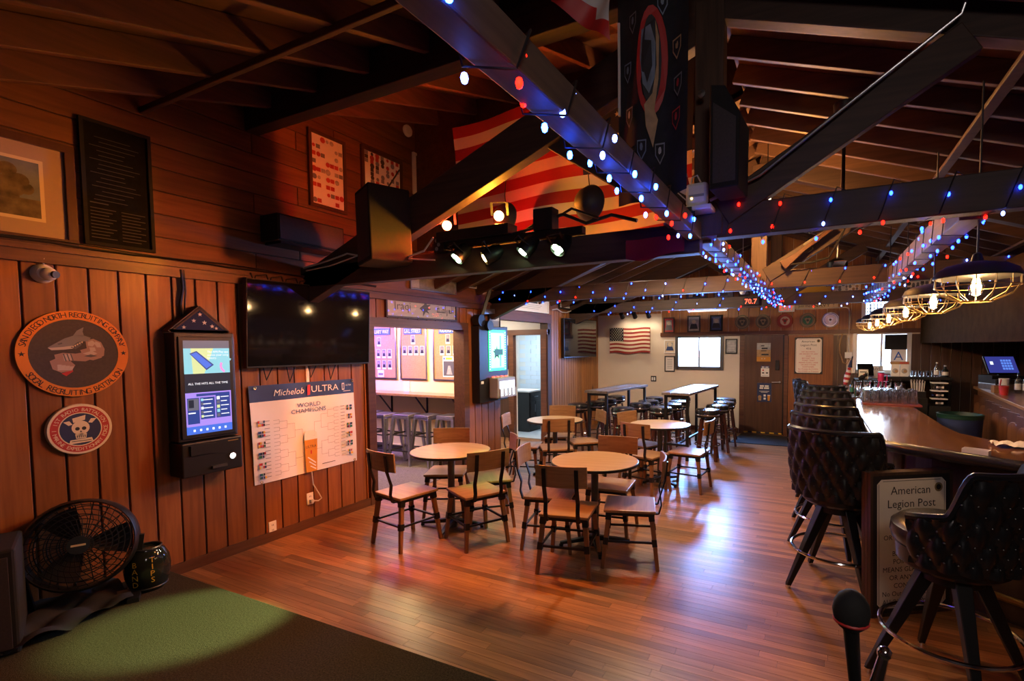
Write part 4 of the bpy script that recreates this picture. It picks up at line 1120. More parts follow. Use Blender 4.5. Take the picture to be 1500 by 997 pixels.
b.shape(sp([(30, 62), (44, 58), (66, 60), (86, 56), (98, 62), (96, 72), (82, 78), (60, 76), (44, 80), (32, 74)]), y0)            # forearm
b.shape(sp([(84, 30), (98, 26), (112, 34), (118, 50), (116, 66), (104, 72), (92, 68), (86, 52)]), y0 - .0002)                    # shoulder
b.shape(sp([(74, 52), (92, 46), (108, 54), (112, 70), (96, 76), (80, 72)]), y0 - .0004)                                         # upper arm
b.shape(sp([(22, 76), (36, 68), (54, 74), (64, 86), (58, 98), (40, 102), (26, 94)]), y0 - .0005)                                # fist
b.use('shark_light')
for q in ([(88, 34), (96, 30), (102, 36), (96, 44), (88, 42)], [(102, 32), (110, 36), (112, 46), (104, 46), (100, 38)], [(90, 46), (100, 46), (102, 54), (92, 56)], [(78, 60), (94, 54), (104, 60), (94, 66)]): b.shape(sp(q), y0 - .0007)
for i in range(4): b.shape(sp([(34 + i * 7, 84 + i * 1.5), (41 + i * 7, 84 + i * 1.5), (40 + i * 6, 97), (34 + i * 6, 97)]), y0 - .0008)
b.shape(sp([(44, 62), (58, 60), (60, 74), (46, 76)]), y0 - .0006); b.use('shark_dark')
for i in range(3): b.shape(sp([(44 + i * 6, 60), (46 + i * 6, 60), (50 + i * 6, 77), (48 + i * 6, 77)]), y0 - .0009)
b.shape(sp([(80, 66), (92, 62), (104, 66), (92, 69)]), y0 - .0009)
b.use('shark_grey'); b.shape(sp([(20, 46), (34, 36), (48, 26), (62, 20), (80, 18), (94, 24), (88, 32), (78, 32), (70, 38), (62, 46), (44, 48), (28, 50)]), y0 - .0010)   # head
b.shape(sp([(62, 21), (70, 8), (82, 0), (80, 10), (82, 20)]), y0 - .0010)                                                      # fin
b.use('shark_light'); b.shape(sp([(20, 47), (44, 45), (62, 42), (72, 36), (66, 48), (46, 51), (26, 52)]), y0 - .0012)
b.use('shark_dark'); b.shape(sp([(58, 46), (70, 34), (80, 31), (76, 42), (66, 50)]), y0 - .0013); b.shape(sp([(36, 38), (44, 35), (44, 38), (38, 40)]), y0 - .0013)
b.use('bone')
for i in range(5): b.shape(sp([(60 + i * 4, 44 - i * 2.6), (63.5 + i * 4, 42 - i * 2.6), (62.5 + i * 4, 47 - i * 2.6)]), y0 - .0014)
b.use('red').shape(sp([(40, 104), (54, 98), (58, 90), (60, 100), (48, 110)]), y0 - .0003)
b.build('shark_drawing', t)
t = onleft('emblem_plaque', 'smaller round red and blue skull emblem plaque below the shark sign', 'sign', 1.505, 1.222)
R_ = .168
MB('bone').lathe([(.0001, .03), (R_ * .98, .03), (R_, .025), (R_, 0), (.0001, 0)], 48, axis='y').build('disc', t)
b = MB('seal_red'); n = 48
for i in range(n):
    a, c = 2 * PI * i / n, 2 * PI * (i + 1) / n
    b.shape([(math.cos(a) * .152, math.sin(a) * .152), (math.cos(c) * .152, math.sin(c) * .152), (math.cos(c) * .112, math.sin(c) * .112), (math.cos(a) * .112, math.sin(a) * .112)][::-1], -.0305)
b.use('seal_navy').disc(0, 0, .106, -.0305, 36); b.build('colour_ring', t)
b = MB('bone'); b.arc_text('1ST RADIO BATTALION', 0, 0, .120, .022, -.0312, PI / 2, math.radians(150)); b.arc_text('I MARINE EXPEDITIONARY FORCE', 0, 0, .120, .022, -.0312, -PI / 2, math.radians(190), up=False); b.build('lettering', t)
b = MB('bone'); y0 = -.0312
b.disc(0, .01, .046, y0, 24); b.shape([(-.030, -.03), (.030, -.03), (.026, -.062), (-.026, -.062)], y0); b.shape([(-.04, .075), (.028, .092), (.024, .060), (-.036, .046)], y0)
b.shape([(-.085, .055), (-.055, .06), (-.04, .035), (-.06, .030)], y0); b.shape([(.085, .065), (.055, .065), (.04, .04), (.06, .035)], y0)
b.shape([(-.055, -.068), (.055, -.062), (.062, -.088), (-.062, -.094)], y0)
b.use('ink').disc(-.017, .004, .012, y0 - .0006, 12); b.disc(.017, .004, .012, y0 - .0006, 12); b.shape([(-.006, -.02), (.006, -.02), (0, -.008)], y0 - .0006)
for i in range(5): b.rect(-.022 + i * .010, -.018 + i * .010, -.056, -.040, y0 - .0006)
b.rect(-.050, .052, -.080, -.076, y0 - .0006); b.build('skull_drawing', t)

# wall jukebox
t = onleft('jukebox', 'black wall jukebox with tall lit touch screen', 'jukebox', 2.235, 1.30)
MB('black_plastic').box(-.215, .215, -.14, 0, -.255, .575).build('body', t, bevel=.006)
MB('black_metal').box(-.22, .22, -.185, -.0, -.525, -.262).build('cash_box', t, bevel=.010)
s = MB('black_plastic').box(-.195, .195, -.155, -.14, -.235, .545).build('bezel', t, bevel=.004)
b = MB('sc_photo'); x0, x1 = -.165, .165; y0 = -.1565
b.rect(x0, x1, .455, .515, y0)
b.use('sc_teal').rect(x0, x1, .26, .455, y0); b.use('sc_lime').shape([(x0 + .05, .455), (x1 - .12, .455), (x1 - .19, .26), (x0 + .06, .26)], y0 - .0005)
b.use('sc_dark').rect(x0, x1, .115, .26, y0); b.use('sc_violet').rect(x0, x1, -.145, .115, y0); b.use('sc_blue').rect(x0, x1, -.205, -.145, y0)
b.use('sc_navy').shape([(-.125, .415), (-.075, .435), (.045, .325), (-.01, .285)], y0 - .001); b.use('sc_blue').shape([(-.115, .41), (-.078, .425), (.03, .325), (-.01, .298)], y0 - .0015)
for i in range(18):
    a, c = PI * (.35 + i * .055), PI * (.35 + (i + 1) * .055)
    b.use('sc_pink' if i > 8 else 'sc_teal').shape([(.150 + math.cos(q) * r, .315 + math.sin(q) * r) for q, r in ((a, .045), (a, .062), (c, .062), (c, .045))], y0 - .001)
b.use('sc_white')
for i, l in enumerate(('The AMI Play app', 'stores your song', 'history.')): b.text(l, .0, .42 - i * .024, .016, y0 - .002, 'L', maxw=.155)
b.text('ALL THE HITS ALL THE TIME', 0, .175, .016, y0 - .002, maxw=.29)
b.use('sc_navy').rect(-.155, -.072, -.125, .075, y0 - .001); b.rect(-.065, .04, -.095, .075, y0 - .001); b.rect(.048, .155, -.095, .09, y0 - .001); b.rect(-.09, .155, .085, .105, y0 - .001)
b.use('sc_photo').rect(-.15, -.077, -.02, .068, y0 - .0015); b.use('sc_dark').rect(-.145, -.11, .0, .06, y0 - .002)
b.use('sc_white').rect(-.15, -.10, -.045, -.036, y0 - .0015)
for i in range(5): b.rect(-.045, .025 - .012 * (i % 2), .052 - i * .032, .058 - i * .032, y0 - .0015); b.rect(.085, .145 - .014 * (i % 2), .066 - i * .034, .072 - i * .034, y0 - .0015)
for i in range(5): b.use(['sc_white', 'sc_photo', 'sc_lime', 'sc_teal', 'sc_photo'][i]).rect(.055, .077, .050 - i * .034, .075 - i * .034, y0 - .0015); b.use(['sc_teal', 'sc_photo', 'sc_white', 'sc_photo', 'sc_lime'][i]).rect(-.06, -.043, .046 - i * .032, .066 - i * .032, y0 - .0015)
b.use('sc_white')
for i in range(6): b.rect(-.12 + i * .045, -.105 + i * .045, -.185, -.168, y0 - .0015)
b.build('display', s)
MB('red').rect(-.15, -.03, -.32, -.29, -.187).use('tan').rect(-.06, .0, -.33, -.285, -.1875).use('gold_wire').rect(.11, .19, -.292, -.286, -.187).build('bill_label', t)
MB('black_metal').box(-.165, .02, -.20, -.185, -.36, -.285).build('bill_slot', t); MB('white_led').disc(.142, -.415, .022, -.188, 20).build('coin_light', t); MB('chrome').ring((.142, -.187, -.415), .026, .004, 24, 6, 'y').build('coin_ring', t)
MB('dark_steel').box(-.02, .09, -.205, -.185, -.485, -.465).build('card_slot', t)
t = onleft('flag_case', 'triangular case with folded starry flag on top of the jukebox', 'flag case', 2.225, 1.884)
o = MB('beam_z').prism([(-.215, 0), (.215, 0), (0, .195)], -.10, -.085).build('front_frame', t); b = MB('beam_z'); b.bar((-.21, -.05, .008), (.21, -.05, .008), .10, .016).bar((-.215, -.05, .0), (0, -.05, .195), .10, .016).bar((.215, -.05, .0), (0, -.05, .195), .10, .016); b.build('case', t)
b = MB('flag_blue'); b.shape([(-.175, .014), (.175, .014), (0, .170)], -.101); b.build('folded_flag', t)
b = MB('flag_white')
for x, z, r in ((.0, .135, .017), (-.045, .085, .017), (.030, .072, .019), (-.115, .032, .016), (.085, .045, .018), (.115, .03, .015)): b.star(x, z, r, -.1018)
b.build('star', t)
b = MB('wire_dark'); b.tube([(XL + .03, 2.14, 2.36), (XL + .03, 2.15, 2.22), (XL + .025, 2.13, 2.1), (XL + .03, 2.14, 1.98)], .012); b.tube([(XL + .03, 2.16, 2.36), (XL + .035, 2.165, 2.2), (XL + .03, 2.15, 2.0)], .007)
tag(b.build('cable', None, True), 'bundle of dark cables dropping from the wall trim to the jukebox', 'cable')
b = MB('wire_dark')
b.tube([(XL + .045, .3 + .22 * i, 2.428 + .006 * math.sin(i * 1.7)) for i in range(18)], .008); b.tube([(XL + .055, .3 + .22 * i, 2.44 + .008 * math.sin(i * 1.3 + 1)) for i in range(18)], .005)
tag(b.build('cable', None, True), 'dark cables lying along the trim ledge of the plank wall', 'cable')
# large television
t = onleft('television', 'large dark wall television above the tournament banner', 'television', 3.235, 1.968, off=.05)
MB('black_plastic').box(-.655, .655, -.05, 0, -.385, .385).build('housing', t, bevel=.004); MB('screen_black').box(-.645, .645, -.053, -.049, -.368, .375).build('screen', t); MB('black_metal').box(-.2, .2, 0, .05, -.15, .15).build('wall_mount', t)
t.rotation_euler = (math.radians(3), 0, LEFT)
b = MB('white_plastic'); b.box(-.016, .016, -.012, 0, -.12, .12)
t = onleft('cable_cover', 'white cable cover strip between television and banner', 'cable cover', 3.20, 1.50); b.build('strip', t)
# tournament banner
t = onleft('banner', 'white and blue vinyl tournament banner pinned on the plank wall', 'banner', 3.17, 0.985)
bw, bh = 1.10, .88
def bz(u): return .015 * math.sin(u * 5) * 0
def bp(u, v): return ((u - .5) * bw + .03 * (1 - v) * (1 - u * .2), -.012 - .010 * math.sin(u * 7 + v * 3) ** 2 - .01 * v, (v - .5) * bh)
o = MB('white_vinyl').grid(bp, 24, 30, lambda u, v: 'navy' if v > .82 else 'white_vinyl').build('cloth', t, True)
yb = -.036
def bx(x, z): return x + .03 * (.5 - z / bh)
b = MB('white_vinyl'); b.text('Michelob', -.185, .335, .058, yb, maxw=.34, shear=.25); b.text('ULTRA', .20, .340, .062, yb, wide=1.15); b.use('red').shape([(-.0, .315), (.032, .318), (.036, .415), (.004, .412)], yb)
b.build('headline', t); b = MB('white_vinyl'); b.use('white_vinyl').rect(.395, .425, .335, .405, yb).use('navy').rect(.402, .418, .345, .395, yb - .001).use('white_vinyl').text('ULTRA', .475, .372, .018, yb, maxw=.07).rect(.41, .50, .318, .324, yb); b.build('cup_emblem', t)
b = MB('navy'); b.text('WORLD', .015, .205, .040, yb, wide=1.2).text('CHAMPIONS', .015, .150, .040, yb, wide=1.15); b.build('lettering', t)
b = MB('ink_grey')
def hl(x0, x1, z): b.rect(min(x0, x1), max(x0, x1), z - .0012, z + .0012, yb)
def vl(x, z0, z1): b.rect(x - .0012, x + .0012, min(z0, z1), max(z0, z1), yb)
for s in (-1, 1):
    zs = [.115 - i * .0335 for i in range(16)] if s < 0 else [.165 - i * .0335 for i in range(16)]
    X0, step = (.345, .085)
    lv = zs; x = s * X0
    for l in range(4):
        nx = x - s * (.055 if l == 0 else .075); nl = []
        for i in range(0, len(lv), 2):
            hl(x, nx, lv[i]); hl(x, nx, lv[i + 1]); vl(nx, lv[i], lv[i + 1]); nl.append((lv[i] + lv[i + 1]) / 2)
        lv = nl; x = nx
    hl(x, x - s * .02, lv[0])
    for z in zs: b.rect(s * .40 - .03, s * .40 + .02, z + .001, z + .006, yb)
b.build('bracket_lines', t, kind='stuff')
fc = ['red', 'green', 'flag_white', 'navy', 'yellow', 'ink']
for s in (-1, 1):
    for gi in range(6):
        for q in range(4):
            x = s * .468 + (q % 2) * .034 - .02; z = (.105 if s < 0 else .150) - gi * .094 - (q // 2) * .028; a1 = fc[(gi * 3 + q * 2 + (s > 0)) % 6]; a2 = fc[(gi + q + 2) % 6]
            MB(a1).rect(x, x + .015, z, z + .022, yb).use(a2).rect(x + .015, x + .030, z, z + .022, yb).build('flag_print', t)
b = MB('beer'); b.shape([(-.035, -.435), (.080, -.435), (.092, -.12), (-.048, -.12)], yb); b.use('paper').shape([(-.048, -.12), (.092, -.12), (.090, -.06), (.06, -.03), (-.02, -.03), (-.046, -.06)], yb)
b.use('ink').text('ULTRA', .022, -.20, .026, yb - .001); b.use('red').rect(.014, .028, -.26, -.225, yb - .001); b.use('white_vinyl')
for i in range(3): b.shape([(-.02 + i * .012, -.29 - i * .045), (-.010 + i * .012, -.285 - i * .045), (.07, -.35 - i * .03), (.065, -.36 - i * .03)], yb - .001)
b.build('beer_glass_print', t); MB('ink').rect(.14, .29, -.385, -.379, yb).build('small_print', t)
b = MB('brass')
for x, z in ((-.5, .42), (.53, .42), (-.47, -.42), (.53, -.42)): b.ring((x, -.035, z), .010, .004, 12, 5, 'y')
b.build('eyelet', t, kind='stuff')
# sockets
def outlet(lab, y, z, cord=False):
    t = onleft('wall_socket', lab, 'socket', y, z); MB('white_plastic').box(-.036, .036, -.008, 0, -.058, .058).build('plate', t, bevel=.003); MB('ink').box(-.008, -.004, -.0085, -.008, .015, .03).box(.004, .008, -.0085, -.008, .015, .03).box(-.008, -.004, -.0085, -.008, -.03, -.015).box(.004, .008, -.0085, -.008, -.03, -.015).build('slot', t)
    return t
outlet('white double socket with plugged cord below the banner', 3.185, .28)
outlet('white double socket near the floor, left of the banner corner', 2.80, .12)
b = MB('wire_white'); b.tube([(XL + .02, 3.20, .55), (XL + .03, 3.205, .42), (XL + .05, 3.25, .32), (XL + .06, 3.27, .27), (XL + .05, 3.24, .25), (XL + .03, 3.19, .26)], .006); b.box(XL + .012, XL + .045, 3.17, 3.20, .245, .275)
tag(b.build('wall_cable', None, True), 'white power cord hanging from under the banner into the socket', 'cord')
# security camera on the trim
t = onleft('security_camera', 'white dome security camera under the trim, above the shark sign', 'camera', 1.375, 2.235)
MB('white_plastic').lathe([(.0001, .045), (.04, .042), (.058, .02), (.06, 0), (.0001, 0)], 24, axis='y').build('base', t, True); MB('white_plastic').ball((.012, -.055, -.005), .042, 18).build('eyeball', t, True)
MB('black_plastic').cyl((.025, -.085, -.008), (.032, -.103, -.01), .022, n=16).build('lens', t, True); MB('wire_white').tube([(0, -.02, .055), (.0, -.03, .09), (.01, -.025, .14)], .006).build('cord', t, True)
# upper wall: framed landscape, chalk board, posters, small speaker
t = onleft('framed_picture', 'large framed landscape with a tree, cut by the left edge', 'picture', 1.02, 2.745)
def art(b, x, z, y):
    b.use('matboard').rect(-x, x, -z, z, y); b.use('bone').rect(-x + .10, x - .10, -z + .09, z - .09, y - .001); b.use('skyprint').rect(-x + .12, x - .12, -z + .11, z - .11, y - .002); b.use('landprint').rect(-x + .12, x - .12, -z + .11, -z + .22, y - .003)
    for i in range(16): r_ = .10 * math.sqrt((i + .5) / 16); b.disc(.19 + r_ * 1.2 * math.cos(i * 2.4), -z + .30 + r_ * math.sin(i * 2.4), .030 + .006 * (i % 3), y - .0035 - .0001 * i, 14)
    b.rect(.18, .20, -z + .16, -z + .25, y - .0036)
picture(t, 1.06, .66, .05, 'door_wood', 'matboard', art, .04)
t = onleft('chalkboard', 'tall black chalk menu board hung on the upper wall', 'chalkboard', 1.785, 2.88)
b = MB('chalk')
for i in range(15): z = .31 - i * .03; b.rect(-.12 + .03 * math.sin(i * 2.2), .08 + .05 * math.sin(i * 1.3), z, z + .004, -.016)
for i in range(10): b.rect(-.16, -.02 - .02 * (i % 3), -.17 - i * .022, -.165 - i * .022, -.016); b.rect(.01, .15 - .03 * (i % 2), -.17 - i * .022, -.165 - i * .022, -.016)
b.rect(-.16, -.06, -.135, -.128, -.016)
rails(.40, .84, .022, .03, 'black_matte').build('frame', t); MB('chalkboard').box(-.185, .185, -.015, 0, -.405, .405).build('board', t); b.build('chalk_writing', t, kind='stuff')
def badge_art(seed, cols):
    def a(b, x, z, y):
        r_ = random.Random(seed); b.use('paper').rect(-x, x, -z, z, y)
        n = 0
        for i in range(7):
            for j in range(9):
                cx, cz = -x + (i + .5) * 2 * x / 7, -z + (j + .5) * 2 * z / 9
                if r_.random() < .62: b.use(cols[r_.randrange(len(cols))]); (b.disc(cx, cz, .028 * r_.uniform(.6, 1.1), y - .001, 10) if r_.random() < .6 else b.rect(cx - .026, cx + .02, cz - .02, cz + .02, y - .001))
    return a
picture(onleft('framed_poster', 'tall framed insignia chart, left of the pair on the upper wall', 'picture', 3.495, 3.50), .43, .74, .035, 'door_wood', 'paper', badge_art(3, ['red_ink', 'ink_grey', 'paper_grey', 'seal_red']), .03)
picture(onleft('framed_poster', 'framed badge poster on the upper wall beside the big flag', 'picture', 4.21, 3.70), .60, .46, .04, 'door_wood', 'paper', badge_art(5, ['charcoal', 'shark_grey', 'seal_red']), .03)
picture(onleft('framed_poster', 'framed badge poster partly hidden behind the hanging speaker', 'picture', 4.22, 3.17), .60, .46, .04, 'door_wood', 'paper', badge_art(8, ['charcoal', 'shark_grey', 'seal_red']), .03)
picture(onleft('framed_poster', 'plain framed sheet half covered by the big flag', 'picture', 5.0, 3.86), .62, .50, .03, 'white_plastic', 'paper', None, .03)
picture(onleft('framed_poster', 'small framed sheet seen under the dark roof beam by the speaker', 'picture', 4.15, 2.66), .46, .22, .03, 'door_wood', 'paper', badge_art(12, ['charcoal', 'ink_grey']), .03)
t = onleft('wall_speaker', 'black box speaker shelved on the upper wall below the posters', 'speaker', 3.12, 2.80, off=.02); MB('black_matte').box(-.34, .34, -.24, 0, -.115, .115).build('cabinet', t, bevel=.006); MB('charcoal').box(-.32, .32, -.247, -.24, -.10, .10).build('grille', t); MB('black_metal').box(-.30, .30, -.22, 0, -.135, -.115).build('bracket', t)
t = onleft('smoke_detector', 'round white detector high on the wall near the flag edge', 'detector', 4.62, 4.33); MB('white_plastic').lathe([(.0001, .04), (.05, .038), (.068, .02), (.068, 0), (.0001, 0)], 22, axis='y').build('body', t, True); MB('grey_plastic').ring((0, -.03, 0), .04, .004, 18, 5, 'y').build('vent', t, True)
# signs over the doorway
t = onleft('framed_sign', 'long framed cream sign lettered in English and Arabic over the doorway', 'sign', 4.83, 2.235)
rails(1.26, .27, .022, .03, 'beam_z').build('frame', t); MB('paper').box(-.615, .615, -.015, 0, -.12, .12).build('panel', t)
b = MB('ink_grey'); b.text('Iraqi', -.36, -.035, .095, -.016, wide=1.15)
b.shape([(-.08, .0), (.0, .05), (.03, .085), (.06, .05), (.13, .06), (.07, .02), (.13, .0), (.06, -.02), (.10, -.06), (.03, -.04), (-.02, -.10), (-.02, -.04)], -.016)
# Arabic word, drawn right to left as strokes
def st(x0, x1, z0, z1): b.rect(x0, x1, z0, z1, -.016)
st(.555, .567, -.035, .065); st(.525, .537, -.035, .065); st(.49, .537, -.035, -.022); st(.47, .50, -.035, .015); st(.47, .50, .003, .015); st(.43, .445, -.06, .012); st(.425, .445, -.07, -.057); st(.40, .412, -.035, .065)
st(.345, .395, -.035, -.022); st(.35, .362, -.035, .02); st(.378, .39, -.035, .02); st(.35, .39, .008, .02); st(.355, .363, .033, .043); st(.375, .383, .033, .043); st(.29, .345, -.035, -.022); st(.315, .325, -.035, .0); st(.308, .316, -.062, -.052); st(.324, .332, -.062, -.052)
st(.235, .29, -.035, -.022); st(.24, .252, -.035, .025); st(.272, .284, -.035, .025); st(.24, .284, .013, .025); st(.248, .256, .038, .048); st(.266, .274, .038, .048)
b.build('lettering', t); MB('window_glass').box(-.61, .61, -.022, -.020, -.118, .118).build('glazing', t)
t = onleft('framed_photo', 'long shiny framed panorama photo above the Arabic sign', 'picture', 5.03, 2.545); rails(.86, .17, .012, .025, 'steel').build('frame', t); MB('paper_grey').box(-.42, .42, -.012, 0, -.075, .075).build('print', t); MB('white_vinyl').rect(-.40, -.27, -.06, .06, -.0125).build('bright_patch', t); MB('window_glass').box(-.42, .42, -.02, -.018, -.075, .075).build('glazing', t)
picture(onleft('framed_photo', 'small framed photo high on the wall left of the hanging rod', 'picture', 5.82, 2.69), .22, .20, .015, 'white_plastic', 'paper', badge_art(20, ['ink_grey', 'tan']), .02)
picture(onleft('framed_certificate', 'wide white framed certificate on the beam over the hall opening', 'certificate', 7.35, 2.46), 1.50, .22, .025, 'white_plastic', 'paper', lambda b, x, z, y: [b.use('ink').rect(-.15, .35, .045, .07, y - .001)] + [b.use('ink_grey').rect(-.3 + .05 * i, .5 - .05 * i, .01 - i * .03, .015 - i * .03, y - .001) for i in range(3)], .03)
picture(onleft('framed_certificate', 'white framed louvred print above the charter certificate', 'certificate', 7.75, 2.92), .85, .36, .03, 'white_plastic', 'paper', lambda b, x, z, y: [b.use('paper_grey').rect(-x, x, -z + .03 + i * .05, -z + .045 + i * .05, y - .001) for i in range(6)], .03)
picture(onleft('framed_print', 'dark framed print left of the far television', 'picture', 8.78, 2.60), .52, .25, .03, 'black_matte', 'paper', lambda b, x, z, y: b.use('paper_grey').rect(-x + .02, x - .02, -z + .02, z - .02, y - .001), .03)
picture(onleft('framed_photo', 'pale framed photo peeking over the far beam', 'picture', 8.9, 2.98), .5, .20, .02, 'white_plastic', 'paper', lambda b, x, z, y: b.use('paper_grey').rect(-x + .03, x, -z, z - .05, y - .001), .03)
picture(onleft('framed_poster', 'dark narrow framed poster above the lit dispenser', 'picture', 6.36, 2.17), .30, .40, .015, 'black_metal', 'ink_grey', lambda b, x, z, y: [b.use('paper_grey').rect(-x, x, -.02, z, y - .001), b.use('paper').rect(-x + .02, x - .02, -.15, -.12, y - .001)], .03)
# rod with dark wheels
t = thing('wall_bracket', 'dark slanting rod with black wheels hanging beside the lit dispenser', 'bracket', (XL + .10, 5.95, 2.10))
MB('black_metal').bar((0, -.05, .05), (.12, .10, .62), .05, .04).build('rod', t); MB('black_plastic').cyl((-.06, -.10, .03), (.06, -.10, .03), .085, n=20).build('wheel', t, True); MB('black_plastic').cyl((-.02, .05, -.04), (.10, .05, -.04), .075, n=20).build('wheel', t, True); MB('steel').bar((.02, .0, .16), (.02, .26, .18), .03, .07).build('clamp', t)
# lit dispenser at the wall end
t = onleft('ticket_dispenser', 'black wall cabinet with green glowing window and lit tray', 'dispenser', 6.16, 1.50)
MB('black_plastic').box(-.36, .36, -.14, 0, -.55, .55).build('cabinet', t, bevel=.006)
MB('green_glow').box(-.13, .30, -.150, -.14, -.10, .50).build('glow_frame', t)
b = MB('green_bright'); b.rect(-.09, .26, -.06, .46, -.1515); b.use('ink').star(.06, .16, .11, -.153); b.use('green').rect(.0, .22, .13, .22, -.1535).use('green_glow').rect(.14, .17, -.04, .42, -.153); b.build('window', t)
b = MB('white_led')
for i in range(16): b.box(-.12, -.112, -.154, -.150, -.08 + i * .036, -.068 + i * .036).box(.282, .29, -.154, -.150, -.08 + i * .036, -.068 + i * .036)
b.build('light_dots', t, kind='stuff')
b = MB('grey_plastic'); b.prism([(-.14, -.50), (.34, -.50), (.34, -.20), (-.14, -.20)], -.30, -.14); b.build('tray_box', t, bevel=.02)
b = MB('tray_light'); b.rect(-.10, .31, -.47, -.25, -.303); b.use('grey_plastic')
for i in range(5): b.box(-.105 + i * .104, -.093 + i * .104, -.32, -.302, -.48, -.36)
b.box(-.11, .32, -.33, -.302, -.49, -.475); b.use('ink')
for i in range(4): b.shape([(-.06 + i * .104, -.46), (-.035 + i * .104, -.46), (-.05 + i * .104, -.40)], -.304)
b.build('tray', t)
b = MB('red_led')
for i in range(4): b.box(-.10 + i * .11, -.06 + i * .11, -.20, -.17, -.195, -.182)
b.build('button', t); MB('white_plastic').box(-.33, -.27, -.145, -.14, -.28, -.24).build('tag', t)
MB('black_metal').box(.32, .40, -.12, .0, -.18, .56).build('side_panel', t); MB('blue_led').disc(.36, .20, .02, -.122).build('led', t); MB('red_led').rect(.335, .36, -.08, -.05, -.122).use('yellow').rect(.365, .385, -.08, -.05, -.122).build('indicator', t)
# hall: framed picture, small cabinet, restroom fittings
t = thing('framed_picture', 'dark framed picture with pale mat on the hall wall beside the restroom door', 'picture', (-5.36, 8.098, 1.55)); picture(t, .22, .46, .02, 'black_metal', 'navy', lambda b, x, z, y: b.use('paper').rect(-.03, .03, -.14, -.02, y - .001).rect(-.03, .03, .02, .13, y - .001), .025)
t = thing('vanity_cabinet', 'black vanity cabinet with handles inside the restroom', 'cabinet', (-5.45, 9.0, 0)); MB('black_plastic').box(-.25, .25, -.25, .25, .06, .82).box(-.24, .24, -.24, .24, 0, .06).build('carcass', t); MB('black_plastic').box(.252, .262, -.22, -.02, .1, .62).build('door', t); MB('black_plastic').box(.252, .262, -.22, .22, .65, .79).build('drawer', t); MB('black_plastic').box(.252, .262, .01, .22, .1, .62).build('door', t); MB('steel').box(.262, .275, -.08, .08, .71, .725).box(.262, .275, -.045, -.03, .40, .56).build('handle', t); MB('white_plastic').box(-.26, .27, -.26, .26, .82, .85).build('countertop', t)
t = thing('waste_bin', 'black bin with bag on a white box inside the restroom', 'bin', (-4.93, 9.2, .44)); MB('black_plastic').lathe([(.0001, 0), (.10, 0), (.13, .36), (.12, .36), (.09, .02), (.0001, .02)], 16).build('bin', t, True); MB('white_vinyl').lathe([(.133, .30), (.138, .36), (.12, .37)], 16).build('bag', t, True)
t = thing('white_hamper', 'white box under the black bin inside the restroom', 'box', (-4.93, 9.2, 0)); MB('white_plastic').box(-.16, .16, -.14, .14, 0, .42).build('body', t, bevel=.01); MB('white_plastic').box(-.17, .17, -.15, .15, .42, .44).build('lid', t)
t = thing('towel_dispenser', 'steel seat cover dispenser on the white tiles of the restroom', 'dispenser', (-4.86, 9.885, 1.38)); MB('steel').box(-.19, .19, -.06, 0, -.20, .20).build('case', t, bevel=.006); MB('white_plastic').shape([(-.09, -.05)] + [(.09 * math.cos(PI - PI * i / 8), -.05 + .08 * math.sin(PI * i / 8)) for i in range(9)] , -.061).build('paper', t)

# ================================================================ SIDE ROOM BOARDS
def board(x0, x1, lab, head, people, extra=None):
    w = x1 - x0; t = thing('cork_board', lab, 'board', ((x0 + x1) / 2, 6.248, 1.68)); h = .92
    rails(w, h, .022, .022, 'steel').build('frame', t); MB('cork').box(-w / 2 + .015, w / 2 - .015, -.012, 0, -h / 2 + .015, h / 2 - .015).build('cork', t)
    s = MB('blue').box(-w * .33, w * .33, -.024, -.014, h / 2 - .17, h / 2 - .06).build('street_sign', t); MB('white_plastic').text(head, 0, h / 2 - .148, .065, -.0245, maxw=w * .6).build('lettering', s)
    for (px, pz) in people:
        c = MB('paper').rect(px - .045, px + .045, pz - .075, pz + .075, -.0135).use('sc_photo' if False else 'ink_grey').rect(px - .038, px + .038, pz - .045, pz + .07, -.014).use('skin_paint').disc(px, pz + .028, .018, -.0145, 10).use('ink').shape([(px - .032, pz - .045), (px + .032, pz - .045), (px + .02, pz + .008), (px - .02, pz + .008)], -.0145).build('photo', t)
    if extra: extra(t)
board(-7.08, -6.28, 'cork board of portrait photos headed Auxiliary Way, cut by the doorway', 'AUXILIARY WAY', [(.0, .17)] + [(-.15 + .13 * i, -.03) for i in range(4)] + [(-.02 + .13 * i, -.22) for i in range(3)], lambda t: MB('paper').rect(-.05, .10, -.43, -.31, -.0135).use('ink_grey').rect(-.03, .08, -.40, -.36, -.014).build('notice', t))
board(-6.20, -5.62, 'middle cork board of portrait photos headed S.A.L. Street', 'S.A.L. STREET', [(.0, .20)] + [(-.19 + .127 * i, .02) for i in range(4)])
board(-5.49, -4.72, 'right cork board headed Riders Road with a ship poster', 'RIDERS ROAD', [(-.08, .20), (-.20, .02), (-.07, .02), (.06, .02)], lambda t: MB('paper').rect(-.19, .06, -.40, -.07, -.0135).use('shark_dark').rect(-.175, .045, -.38, -.15, -.014).use('paper_grey').shape([(-.12, -.36), (.0, -.36), (-.04, -.22), (-.08, -.22)], -.0145).use('yellow').rect(-.13, .0, -.125, -.09, -.014).use('blue').rect(-.175, -.145, -.125, -.09, -.014).build('ship_poster', t))
t = thing('wall_socket', 'white switch plate on the yellow wall under the middle board', 'socket', (-6.08, 6.249, 1.10)); MB('white_plastic').box(-.06, .06, -.008, 0, -.09, .09).build('plate', t); MB('white_plastic').box(-.02, .02, -.014, -.008, -.04, .04).build('switch', t)

